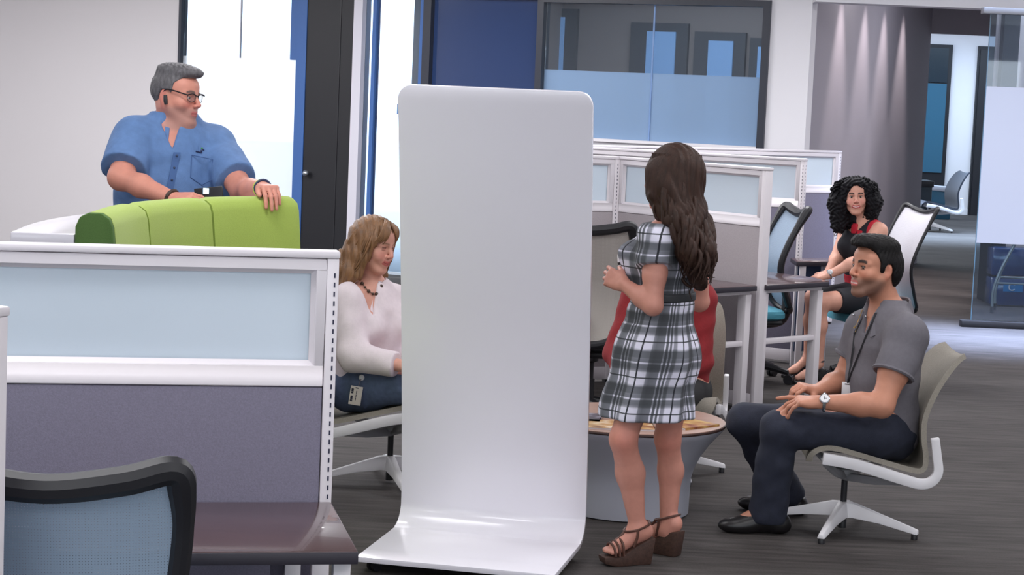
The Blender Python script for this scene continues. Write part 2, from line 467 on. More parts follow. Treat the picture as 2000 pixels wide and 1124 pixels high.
# ---- opening to the right: soffit, grey accent wall, far room
p_open = WO + WU * T[1579]
so = MB().box(p_open.x, 9.5, 16.7, 17.0, 2.63, CEIL)
tag(so.build('wall_soffit', 'wall_white'), kind='structure')
G0 = Vector((p_open.x - 0.02, p_open.y + 0.12, 0)); G1 = Vector((790 / FPX * 23.0, 23.0, 0))
gd = (G1 - G0).normalized(); gn = Vector((-gd.y, gd.x, 0)); gl_ = (G1 - G0).length
gw = MB().box(0, gl_, 0, 0.15, 0, CEIL)
o = gw.build('wall_grey', 'wall_grey'); o.location = G0; o.rotation_euler = (0, 0, math.atan2(gd.y, gd.x)); o['kind'] = 'structure'
tag(MB().box(G1.x, 8.2, 23.0, 23.15, 2.64, CEIL).build('wall_header', 'wall_grey'), kind='structure')
tag(MB().box(6.1, 8.2, 23.0, 23.15, 0, 2.64).build('wall_header_pier', 'wall_grey'), kind='structure')
# wall washers that draw the scallops on the grey wall
for k, px in enumerate((1636, 1683, 1721, 1758)):
    q = hit(px, 150, G0, gn); q = q - gn * 0.24 if gn.dot(q) > 0 else q + gn * 0.24
    t = empty('wall_washer', (q.x, q.y, CEIL), label='small recessed downlight grazing the grey wall', cat='downlight', group='wall washers along the grey wall')
    MB().lathe([(0.05, -0.03), (0.07, -0.03), (0.07, 0.0), (0.05, 0.0)], seg=16).build('trim_ring', 'white_paint', t, smooth=True)
    d = bpy.data.lights.new('washer_lamp', 'SPOT'); d.energy = 230; d.spot_size = math.radians(46); d.spot_blend = 0.75; d.color = (1.0, 0.86, 0.84); d.shadow_soft_size = 0.03
    lo = bpy.data.objects.new('washer_lamp', d); COL.objects.link(lo); lo.location = (q.x, q.y, CEIL - 0.04)
# far room
FZ = 34.0
tag(MB().box(5.5, 9.5, FZ, FZ + 0.1, 0, 3.3).build('wall_far', 'wall_white'), kind='structure')
def fx(px): return at(px, 250, FZ).x
mat('teal_glass', (48, 92, 116), 0.3); mat('dark_teal', (26, 40, 50), 0.3)
d3 = empty('door_3', (0, FZ, 0), kind='structure')
MB().box(fx(1770), fx(1850), -0.06, 0, 0.25, 2.86).build('door_frame', 'door_black', d3)
MB().box(fx(1770), fx(1842), -0.08, -0.06, 2.22, 2.80).build('dark_pane', 'dark_teal', d3)
MB().box(fx(1770), fx(1842), -0.08, -0.06, 0.7, 2.2).build('teal_pane', 'teal_glass', d3)
d4 = empty('door_4', (0, FZ, 0), kind='structure')
MB().box(fx(1900), fx(2010), -0.06, 0, 0.0, 2.86).build('door_leaf', 'door_black', d4)
MB().box(fx(1904), fx(2010), -0.075, -0.06, 0.0, 2.80).build('door_panel', 'black_plastic', d4)
tag(MB().box(fx(1845), fx(1900), FZ - 0.02, FZ, 0, 0.1).build('baseboard_far', 'wall_white'), kind='structure')
# low blue and black boxes standing in the far room beside the chair
bx = empty('storage_crate', (fx(1787) * 0.92, FZ * 0.92, 0), label='dark storage crate by the far room glass door', cat='crate')
MB().box(-.28, .28, -.25, .25, 0.0, 0.62).build('crate_body', 'dark_teal', bx, bevel=0.02)
MB().box(-.3, .3, -.27, .27, 0.56, 0.66).build('crate_lid', 'door_black', bx, bevel=0.015)
bx = empty('paper_box', (fx(1825) * 0.955, FZ * 0.955, 0), label='pale blue box with loose lid in the far room', cat='box')
MB().box(-.3, .3, -.22, .22, 0.0, 0.5).build('box_body', 'teal_glass', bx, bevel=0.02)
MB().box(-.32, .32, -.24, .24, 0.46, 0.54, Matrix.Rotation(0.06, 4, 'Y')).build('box_lid', 'table_grey', bx, bevel=0.01)

# ---- sliding glass wall at the right
gb = at_z(1881, 638, 0.0)
GY = gb.y
gx0 = at(1917, 320, GY).x
d5 = empty('door_5', (gx0, GY, 0), kind='structure')
MB().box(0, 3.0, 0.0, 0.012, 0.06, 0.70).build('clear_pane', 'clear_glass', d5)
MB().box(0, 3.0, 0.0, 0.012, 0.701, FROST).build('frosted_pane', 'film_door', d5)
MB().box(0, 3.0, 0.0, 0.012, FROST + 0.001, 2.58).build('clear_pane', 'clear_glass', d5)
MB().box(-0.09, 3.0, -0.05, 0.05, 0.0, 0.055).build('floor_rail', 'black_plastic', d5, bevel=0.006)
MB().box(-0.07, 3.0, -0.04, 0.08, 2.58, 2.63).build('head_rail', 'bracket_grey', d5, bevel=0.004)
MB().box(-0.005, 0.0, -0.001, 0.013, 0.055, 2.58).build('glass_edge', mat('glass_rim', (88, 122, 142), 0.3), d5)
# room behind the sliding glass
mat('room_light', (196, 188, 190), 0.8)
tag(MB().box(at(1944, 150, 19.6).x, 9.5, 19.6, 19.7, 0, CEIL).build('wall_alcove', 'room_light'), kind='structure')
tag(MB().box(at(1953, 150, 19.5).x, at(1984, 150, 19.5).x, 19.45, 19.6, 0, 2.75).build('trim_2', 'dark_frame'), kind='structure')
tag(MB().box(at(1925, 540, 18.7).x, at(1951, 540, 18.7).x, 18.6, 19.0, 0, 0.95).build('dark_block', 'door_black'), kind='structure')  # plain black box filling the dark gap behind the glass
area_light('alcove_lamp', (6.2, 18.2, 3.2), 2.5, 1.0, 95, (1, 0.96, 0.97))

# ================================================================== PARTITIONS
def partition(p0, p1, h, label, glass=(None, None), dash=True, post_end=0.06, fabric='fabric_grey', far_post=True, group='office partitions', pane='pane_frost', th=0.06):
    """p0 = visible end post on the ground, p1 = other end; white frame, frosted pane on top, fabric below"""
    p0, p1 = Vector((p0[0], p0[1], 0)), Vector((p1[0], p1[1], 0))
    d = p1 - p0; Ln = d.length; rz = math.atan2(d.y, d.x)
    e = empty('partition', p0, rz, label, 'partition', group)
    g0, g1 = glass[0] or h - 0.29, glass[1] or h - 0.047
    y0, y1 = -th / 2, th / 2
    # end post (with a slotted standard on both faces), cap, rails, stiles
    ps = MB().box(0, 0.030, y0, y1, 0.02, h - 0.018)
    po = ps.build('end_post', 'panel_white', e, bevel=0.003)
    MB().box(-0.002, Ln, y0 - 0.003, y1 + 0.003, h - 0.018, h).build('top_cap', 'panel_white', e, bevel=0.004)
    if far_post:
        MB().box(Ln - 0.03, Ln, y0, y1, 0.02, h - 0.018).build('end_post', 'panel_white', e, bevel=0.003)
    fr = MB()
    a, b = 0.032, Ln - 0.032
    ins = 0.012
    def frame_bar(poly_in, poly_out):
        pass
    # sash: four mitred bars with a sloping inner bead, both faces
    w = 0.024
    for (x0, x1, z0, z1) in ((a, b, g1, h - 0.020), (a, b, g0 - 0.053, g0), (a, a + w, g0, g1), (b - w, b, g0, g1)):
        fr.box(x0, x1, y0 + 0.002, y1 - 0.002, z0, z1)
    fr.build('sash_frame', 'panel_white', e, bevel=0.002, seg=1)
    bd = MB()
    for s in (-1, 1):
        ya, yb = s * (th / 2 - 0.010), s * 0.008
        O = [(a + w - .002, g0 - .002), (b - w + .002, g0 - .002), (b - w + .002, g1 + .002), (a + w - .002, g1 + .002)]
        I = [(a + w + ins, g0 + ins), (b - w - ins, g0 + ins), (b - w - ins, g1 - ins), (a + w + ins, g1 - ins)]
        vs = [(x, ya, z) for x, z in O] + [(x, yb, z) for x, z in I]
        bd.add(vs, [(i, (i + 1) % 4, 4 + (i + 1) % 4, 4 + i) for i in range(4)])
    bd.build('glazing_bead', 'panel_white', e)
    MB().box(a + w - .005, b - w + .005, -0.004, 0.004, g0 - .005, g1 + .005).build('pane', pane, e)
    MB().box(a, b, y0 + 0.004, y1 - 0.004, 0.10, g0 - 0.055).build('fabric_panel', fabric, e, bevel=0.003)
    MB().box(a, b, y0 + 0.002, y1 - 0.002, 0.02, 0.10).build('kick_plate', 'panel_white', e, bevel=0.003)
    MB().box(0.005, 0.025, -0.02, 0.02, 0, 0.02).box(Ln - .025, Ln - .005, -0.02, 0.02, 0, 0.02).build('levelling_foot', 'black_plastic', e)
    if dash:
        sl = MB(); z = 0.30
        while z < h - 0.05:
            for s in (-1, 1):
                sl.box(0.0085, 0.0125, s * th / 2 - 0.001, s * th / 2 + 0.001, z, z + 0.012)
            sl.box(-0.0008, 0.001, -0.002, 0.002, z, z + 0.012)
            z += 0.0235
        sl.build('slot_column', 'slot_dark', po)
    return e

# --- front cubicle
PA0 = at_z(661, 490, 1.377); PA0.z = 0
angA = math.radians(11.9)
uA = Vector((-math.cos(angA), -math.sin(angA), 0))
partition(PA0, PA0 + uA * 1.5, 1.377, 'white framed cubicle partition with frosted pane above desk and dark mesh chair', glass=(1.087, 1.330), far_post=True, group='front cubicle partitions')
PW0 = at_z(15, 602, 1.377); PW0.z = 0
wing_u = Vector((-0.86, 0.51, 0)).normalized()
PW = PW0 + Vector((-0.020, 0, 0))
partition(PW, PW + wing_u * 0.80, 1.377, 'cubicle wing partition seen end on beside the dark mesh chair', group='front cubicle partitions')

# ================================================================== DESKS
def desk_top(e, poly, zt=0.74, th=0.03):
    MB().prism(poly, zt - th, zt).build('worktop', 'laminate', e, bevel=0.004)
    c = [sum(p[0] for p in poly) / len(poly), sum(p[1] for p in poly) / len(poly)]
    out = [(c[0] + (p[0] - c[0]) * 1.004, c[1] + (p[1] - c[1]) * 1.004) for p in poly]
    MB().prism(out, zt - th - 0.002, zt - 0.003).build('edge_band', 'laminate_edge', e, bevel=0.003)
perpA = Vector((-uA.y, uA.x, 0))
if perpA.y > 0: perpA = -perpA
dk = PA0 + perpA * 0.034
da = empty('desk', (dk.x, dk.y, 0), label='dark wood cubicle desk with white legs and rounded black edge', cat='desk')
L_, D_ = 0.92, 0.53
loc = lambda s, t: (uA.x * s + perpA.x * t, uA.y * s + perpA.y * t)
desk_top(da, [loc(0.0, 0), loc(0.0, D_), loc(L_ - .25, D_), loc(L_ - .2, 0)])
for (s, t) in ((0.03, 0.03), (0.03, D_ - 0.06), (0.10, 0.05), (L_ - 0.32, 0.05), (L_ - 0.35, D_ - .1)):
    q = loc(s, t)
    Mz = Matrix.Translation((q[0], q[1], 0)) @ Matrix.Rotation(math.atan2(uA.y, uA.x), 4, 'Z')
    MB().box(-0.02, 0.02, -0.02, 0.02, 0, 0.708, Mz).build('leg', 'panel_white', da, bevel=0.003)
q0 = loc(0.16, 0.1)
Mz = Matrix.Translation((q0[0], q0[1], 0)) @ Matrix.Rotation(math.atan2(uA.y, uA.x), 4, 'Z')
MB().box(0, 0.8, -0.01, 0.01, 0.35, 0.70, Mz).build('modesty_panel', 'fabric_grey', da)

# ================================================================== TASK CHAIR
def task_chair(label, loc, rz, seat='teal_fabric', mesh='mesh_blue', back_h=1.10, frame='black_plastic', group='mesh back task chairs', arms=False, w=0.48, lean=0.10, fr_r=0.022):
    """faces local +y; backrest at -y"""
    e = empty('task_chair', loc, rz, label, 'chair', group)
    sh = 0.46
    hw = w / 2
    # backrest outline: points (x, z) with lean in y
    def by(z): return -0.175 - (lean * ((z - 0.76) / 0.36) ** 1.35 if z > 0.76 else 0.085 * ((0.76 - z) / 0.30) ** 1.5)
    out = []
    zt = back_h
    # left side up, across the dipped top rail, right side down, round the bottom
    side = [(-hw * 0.66, 0.50), (-hw * 0.80, 0.60), (-hw * 0.90, 0.75), (-hw * 0.97, 0.90), (-hw * 0.97, zt - 0.06), (-hw * 0.90, zt - 0.012)]
    top = [(-hw * 0.55, zt - 0.030), (0, zt - 0.046), (hw * 0.55, zt - 0.030)]
    loop = side + top + [(-x, z) for x, z in side[::-1]] + [(hw * 0.3, 0.46), (-hw * 0.3, 0.46)]
    P = [Vector((x, by(z) + 0.05 * (x / hw) ** 2, z)) for x, z in loop]
    C = cr(P + [P[0]], 6)
    # frame tube: thicker on top
    rad = [fr_r * (1.0 + 0.35 * max(0, min(1, (p.z - zt + 0.12) / 0.08))) for p in C]
    MB().tube(C, rad, 10).build('back_frame', frame, e, smooth=True)
    # mesh membrane filling the loop: rows between left and right
    rows = []
    for i in range(15):
        z = 0.475 + (zt - 0.03 - 0.475) * i / 14
        xs = []
        for s in (-1, 1):
            best = None
            for k in range(len(C) - 1):
                a, b = C[k], C[k + 1]
                if (a.z - z) * (b.z - z) <= 0 and abs(a.z - b.z) > 1e-6 and ((a.x + b.x) * s > 0):
                    t = (z - a.z) / (b.z - a.z); x = a.x + (b.x - a.x) * t
                    if best is None or abs(x) > abs(best): best = x
            xs.append(best if best is not None else s * hw * 0.6)
        rows.append([Vector((xs[0] + (xs[1] - xs[0]) * j / 10, by(z) + 0.05 * ((xs[0] + (xs[1] - xs[0]) * j / 10) / hw) ** 2, min(z, zt - 0.046 + 0.02 * (abs(-1 + j / 5)) ** 2))) for j in range(11)])
    m = MB(); m.loft(rows, cap=False, closed=False)
    m.build('back_mesh', mesh, e, smooth=True)
    # seat cushion
    so = MB()
    rings = []
    for (z, k) in ((sh - 0.05, 0.90), (sh - 0.035, 1.0), (sh - 0.01, 1.0), (sh + 0.008, 0.95), (sh + 0.012, 0.8)):
        ring = []
        for i in range(28):
            a = 2 * math.pi * i / 28
            ca, sa = math.cos(a), math.sin(a)
            x = math.copysign(abs(ca) ** 0.5, ca) * 0.245 * k; y = math.copysign(abs(sa) ** 0.5, sa) * 0.24 * k + 0.03
            ring.append(Vector((x, y, z - 0.03 * max(0, (y - 0.12) / 0.15) ** 2)))
        rings.append(ring)
    so.loft(rings).build('seat', seat, e, smooth=True)
    MB().box(-0.2, 0.2, -0.18, 0.2, sh - 0.085, sh - 0.048).build('seat_pan', 'black_plastic', e, bevel=0.02)
    # back support spine
    MB().tube([(0, -0.05, sh - 0.09), (0, -0.22, sh - 0.07), (0, -0.26, sh + 0.04), (0, by(0.62) - 0.03, 0.62)], [0.035, 0.035, 0.03, 0.022], 10, smooth=5).build('spine', 'black_plastic', e, smooth=True)
    if arms:
        for s in (-1, 1):
            MB().tube([(s * 0.20, -0.02, sh - 0.06), (s * 0.29, -0.03, sh - 0.03), (s * 0.30, -0.04, sh + 0.16)], 0.018, 8, smooth=5).build('arm_post', 'black_plastic', e, smooth=True)
            MB().box(s * 0.30 - 0.04, s * 0.30 + 0.04, -0.14, 0.12, sh + 0.155, sh + 0.185).build('arm_pad', 'black_plastic', e, bevel=0.012)
    MB().lathe([(0.05, sh - 0.085), (0.05, sh - 0.12), (0.027, sh - 0.13), (0.027, 0.24), (0.034, 0.24), (0.034, 0.08)], seg=14).build('column', 'black_plastic', e, smooth=True)
    for k in range(5):
        a = 2 * math.pi * k / 5 + 0.3
        ca, sa = math.cos(a), math.sin(a)
        MB().tube([(0.02 * ca, 0.02 * sa, 0.115), (0.16 * ca, 0.16 * sa, 0.10), (0.29 * ca, 0.29 * sa, 0.075)], [0.030, 0.024, 0.018], 8, smooth=3).build('leg', 'black_plastic', e, smooth=True)
        cs = MB()
        Mc = Matrix.Translation((0.30 * ca, 0.30 * sa, 0.032)) @ Matrix.Rotation(a, 4, 'Z') @ Matrix.Rotation(math.pi / 2, 4, 'X')
        for dz in (-0.024, 0.006): cs.lathe([(0.012, dz), (0.031, dz), (0.031, dz + 0.018), (0.012, dz + 0.018)], seg=14, M=Mc)
        cs.tube([(0.29 * ca, 0.29 * sa, 0.08), (0.30 * ca, 0.30 * sa, 0.035)], 0.009, 6)
        cs.build('caster', 'black_plastic', e, smooth=True)
    return e
# front left: seen from behind, tucked at the front desk
task_chair('black framed mesh chair seen from behind at the front cubicle desk', (-0.885, 3.93, 0), math.radians(6), back_h=1.062, w=0.52, group='mesh chairs')

# ================================================================== MOBILE WHITEBOARD
bw = empty('mobile_whiteboard', at_z(930, 1062, 0.0), label='tall white mobile board curving into a base on casters', cat='whiteboard')
BL, BR = at_z(783, 1018, 0.07), at_z(1143, 1050, 0.07)
FL, FR = at_z(717, 1086, 0.065), at_z(1099, 1121, 0.065)
TLp = at(784, 157, 7.60); TRp = at(1160, 169, 7.46)
bx_ = (BR - BL); bx_.z = 0; bxu = bx_.normalized(); bn = Vector((bxu.y, -bxu.x, 0))   # bn toward camera
W_ = 0.745
bmid = (BL + BR) / 2
base_len = 0.63; Hb = 1.80; leanT = 0.29
# side profile (t toward the camera, z): floor plate, bend, leaning upright
prof = [(base_len, 0.065), (0.16, 0.065)]
prof += [(0.095, 0.070), (0.045, 0.088), (0.015, 0.125), (0.012, 0.17)]
for i in range(1, 21):
    z = 0.17 + (Hb - 0.17) * i / 20
    prof.append((0.012 + (leanT - 0.012) * ((z - 0.17) / (Hb - 0.17)) ** 1.25, z))
P2 = cr([Vector((t, 0, z)) for t, z in prof], 3)
rc = 0.055; th = 0.019
front, back = [], []
n = len(P2)
# round the two top corners: width shrinks near the top; chamfer front base corners slightly
dist = 0; acc = [0]
for i in range(1, n): acc.append(acc[-1] + (P2[i] - P2[i - 1]).length)
tot = acc[-1]
idx = list(range(n))
P3, A3 = [], []
for i in idx: P3.append(P2[i]); A3.append(acc[i])
extra = [(tot - rc * (1 - math.sin(k / 10 * math.pi / 2))) for k in range(1, 11)]
def interp(sv):
    for i in range(n - 1):
        if acc[i] <= sv <= acc[i + 1]:
            t = (sv - acc[i]) / max(1e-9, acc[i + 1] - acc[i]); return P2[i].lerp(P2[i + 1], t)
    return P2[-1]
ss = [s for s in A3 if s < tot - rc] + [tot - rc] + extra
rows_f, rows_b = [], []
for s_ in ss:
    p = interp(min(s_, tot)); q = interp(min(max(s_ - 0.004, 0), tot - 0.008)); q2 = interp(min(max(s_ - 0.004, 0), tot - 0.008) + 0.008)
    tn = (q2 - q).normalized(); nn = Vector((tn.z, 0, -tn.x))
    if nn.x < 0 and abs(tn.z) > 0.5: nn = -nn
    if abs(tn.z) <= 0.5 and nn.z < 0: nn = -nn
    hw = W_ / 2
    if s_ > tot - rc: hw = W_ / 2 - rc + math.sqrt(max(0, rc * rc - (s_ - (tot - rc)) ** 2))
    def wpt(u, pp): return bmid + bxu * u + bn * pp.x + Vector((0, 0, pp.z - bmid.z))
    rows_f.append([wpt(-hw, p), wpt(hw, p)]); pb = p - nn * th
    rows_b.append([wpt(-hw, pb), wpt(hw, pb)])
org = bw.location
rings = [[a[0] - org, a[1] - org, b[1] - org, b[0] - org] for a, b in zip(rows_f, rows_b)]
MB().loft(rings).build('board_sheet', 'gloss_white', bw, bevel=0.0025, seg=2)
for (u, t) in ((-0.32, 0.56), (0.32, 0.56), (-0.32, 0.10), (0.32, 0.10)):
    c = bmid + bxu * u + bn * t - org
    cs = MB(); Mc = Matrix.Translation((c.x, c.y, 0.024 - org.z)) @ Matrix.Rotation(0.8, 4, 'Z') @ Matrix.Rotation(math.pi / 2, 4, 'X')
    for dz in (-0.018, 0.004): cs.lathe([(0.008, dz), (0.023, dz), (0.023, dz + 0.014), (0.008, dz + 0.014)], seg=14, M=Mc)
    cs.box(c.x - 0.02, c.x + 0.02, c.y - 0.02, c.y + 0.02, 0.040 - org.z, 0.046 - org.z)
    cs.build('caster', 'black_plastic', bw, smooth=True)

# ================================================================== CURVED SOFA AND LEDGE
SA = [Vector((-1.385, 6.90, 0)), Vector((-1.375, 7.44, 0)), Vector((-1.215, 7.95, 0)), Vector((-0.90, 8.33, 0))]
curve = cr(SA, 16)
def curve_at(f):
    x = f * (len(curve) - 1); i = min(int(x), len(curve) - 2); return curve[i].lerp(curve[i + 1], x - i)
def curve_n(f):
    a, b = curve_at(max(0, f - 0.02)), curve_at(min(1, f + 0.02)); t = (b - a).normalized()
    return Vector((-t.y, t.x, 0))        # outward (left / back)
sofa = empty('curved_sofa', (-1.0, 7.6, 0), label='curved green high back sofa with dark green end panel', cat='sofa')
so_ = Vector((-1.0, 7.6, 0))
HS = 1.315
def back_section(f, shrink=0.0):
    p, nrm = curve_at(f), curve_n(f)
    sec = [(-0.06, 0.42), (-0.045, 0.80), (-0.012, 1.16), (0.0, HS - 0.05), (0.012, HS - 0.018), (0.040, HS), (0.085, HS), (0.115, HS - 0.015), (0.13, HS - 0.05), (0.13, 0.30), (-0.06, 0.30)]
    return [p + nrm * t * 1.0 + Vector((0, 0, z)) - so_ for t, z in sec]
bounds = [0.0, 1 / 3 + 0.015, 2 / 3 + 0.01, 1.0]
for k in range(3):
    f0, f1 = bounds[k] + (0.004 if k else 0.0), bounds[k + 1] - 0.004
    rings = []
    m = 12
    for i in range(m + 1):
        f = f0 + (f1 - f0) * i / m
        r = back_section(f)
        e_ = min(i, m - i)
        if e_ == 0 and not (k == 0 and i == 0):
            c = sum(r, Vector()) / len(r); r = [c + (v - c) * 0.975 for v in r]
        rings.append(r)
    MB().loft(rings).build('back_cushion', 'green_fabric', sofa, smooth=True, auto=50)
# dark green end panel on the near end
p, nrm = curve_at(0), curve_n(0); tdir = (curve_at(0) - curve_at(0.05)).normalized()
r0 = back_section(0); rr = [v + tdir * 0.035 for v in r0]
MB().loft([r0, rr]).build('end_panel', 'green_dark', sofa, bevel=0.008)
# seat
rings = []
for i in range(17):
    f = i / 16; p, nrm = curve_at(f), curve_n(f); dp = 0.46 - 0.30 * f
    rings.append([p + nrm * t + Vector((0, 0, z)) - so_ for t, z in ((-0.055, 0.16), (-dp + .04, 0.16), (-dp, 0.20), (-dp, 0.40), (-dp + .04, 0.43), (-0.055, 0.43))])
MB().loft(rings).build('seat_cushion', 'green_fabric', sofa, smooth=True, auto=40)
rings = []
for i in range(17):
    f = 0.02 + 0.96 * i / 16; p, nrm = curve_at(f), curve_n(f)
    rings.append([p + nrm * t + Vector((0, 0, z)) - so_ for t, z in ((0.11, 0.0), (-0.36 + 0.26 * f, 0.0), (-0.36 + 0.26 * f, 0.16), (-0.05, 0.16), (-0.05, 0.3), (0.11, 0.3))])
MB().loft(rings).build('plinth', 'door_black', sofa)
# white ledge behind the sofa
ledge = empty('curved_counter', (-1.5, 7.6, 0), label='white curved ledge counter running behind the green sofa', cat='counter')
lo_ = Vector((-1.5, 7.6, 0))
outer = cr([(-1.735, 6.86, 0), (-1.765, 7.36, 0), (-1.715, 7.82, 0), (-1.56, 8.20, 0), (-1.28, 8.47, 0), (-1.01, 8.60, 0)], 8)
rings_top, rings_wall = [], []
N = len(outer)
for i, po_ in enumerate(outer):
    f = i / (N - 1); pi_ = curve_at(f) + curve_n(f) * 0.133
    if i == 0: pi_ = curve_at(0) + curve_n(0) * 0.133 + Vector((0, -0.03, 0))
    rings_top.append([pi_ + Vector((0, 0, 1.20)) - lo_, po_ + Vector((0, 0, 1.20)) - lo_, po_ + Vector((0, 0, 1.238)) - lo_, pi_ + Vector((0, 0, 1.238)) - lo_])
    a = pi_.lerp(po_, 0.30); b = pi_.lerp(po_, 0.42)
    rings_wall.append([a - lo_, b - lo_, b + Vector((0, 0, 1.20)) - lo_, a + Vector((0, 0, 1.20)) - lo_])
MB().loft(rings_top).build('ledge_top', 'gloss_white', ledge, bevel=0.004)
MB().loft(rings_wall).build('ledge_panel', 'panel_white_dull', ledge)
sk = rings_top[0][0].lerp(rings_top[0][1], 0.10)
MB().box(sk.x - 0.012, sk.x + 0.002, sk.y - 0.006, sk.y + 0.004, sk.z + 0.0, sk.z + 0.008).build('socket', 'slot_dark', ledge)

# ================================================================== DRUM TABLE AND MAGAZINES
TC = Vector((0.532, 8.56, 0))
tb = empty('drum_table', TC, label='round low drum table with flared grey base and wood top', cat='table')
prof = [(0.262, 0.0), (0.275, 0.006), (0.277, 0.10), (0.280, 0.16), (0.290, 0.20), (0.315, 0.255), (0.355, 0.315), (0.395, 0.362), (0.412, 0.380), (0.416, 0.390), (0.414, 0.392)]
MB().lathe(prof, seg=72).build('drum_base', 'table_grey', tb, smooth=True)
mat('table_wood', (150, 118, 104), 0.42, var=(5, 0.15, (1, 10, 1)))
mat('table_edge', (58, 36, 32), 0.5)
MB().lathe([(0.40, 0.392), (0.419, 0.392), (0.421, 0.397), (0.419, 0.402), (0.40, 0.402)], seg=72).build('table_edge', 'table_edge', tb, smooth=True)
MB().lathe([(0.01, 0.402), (0.416, 0.402), (0.416, 0.405), (0.01, 0.405)], seg=72).build('table_top', 'table_wood', tb, smooth=True)
def magazine(label, c, rz, cover_rgb, art, w=0.21, h=0.28, th=0.008):
    e = empty('magazine', (TC.x + c[0], TC.y + c[1], 0.405 + c[2]), rz, label, 'magazine', 'magazines on the drum table')
    MB().box(-w / 2, w / 2, -h / 2, h / 2, 0, th - 0.001).build('pages', 'panel_white', e)
    nm = 'cover_%d' % len(MATS)
    m = mat(nm, cover_rgb, 0.3, coat=0.2)
    nt = m.node_tree; b = nt.nodes['Principled BSDF']
    tc = nt.nodes.new('ShaderNodeTexCoord'); nz = nt.nodes.new('ShaderNodeTexNoise'); nz.inputs['Scale'].default_value = 14; nz.inputs['Detail'].default_value = 5
    rp = nt.nodes.new('ShaderNodeValToRGB'); els = rp.color_ramp.elements
    els[0].position = 0.35; els[0].color = (*lin(art[0]), 1); els[1].position = 0.65; els[1].color = (*lin(art[1]), 1)
    x = els.new(0.5); x.color = (*lin(cover_rgb), 1)
    nt.links.new(tc.outputs['Object'], nz.inputs['Vector']); nt.links.new(nz.outputs['Fac'], rp.inputs[0]); nt.links.new(rp.outputs[0], b.inputs['Base Color'])
    MB().box(-w / 2 - .001, w / 2 + .001, -h / 2 - .001, h / 2 + .001, th - 0.001, th).build('cover', m, e)
    MB().box(-w / 2 - .001, w / 2 + .001, -h / 2 - .002, -h / 2 + .002, 0, th).build('spine', m, e)
magazine('dark magazine with purple cover on the drum table edge by the board', (-0.265, -0.06, 0), 1.45, (70, 62, 84), ((52, 50, 62), (150, 150, 165)))
magazine('glossy magazine with orange spine on the drum table', (-0.05, -0.23, 0), 1.60, (190, 150, 90), ((120, 80, 60), (225, 215, 195)))
magazine('magazine with golden autumn cover on the drum table', (0.205, -0.09, 0), 0.75, (176, 128, 70), ((120, 62, 44), (206, 176, 110)))
magazine('dark red magazine under the golden one on the drum table', (0.06, 0.16, 0), 1.4, (110, 48, 44), ((70, 36, 36), (150, 84, 66)))

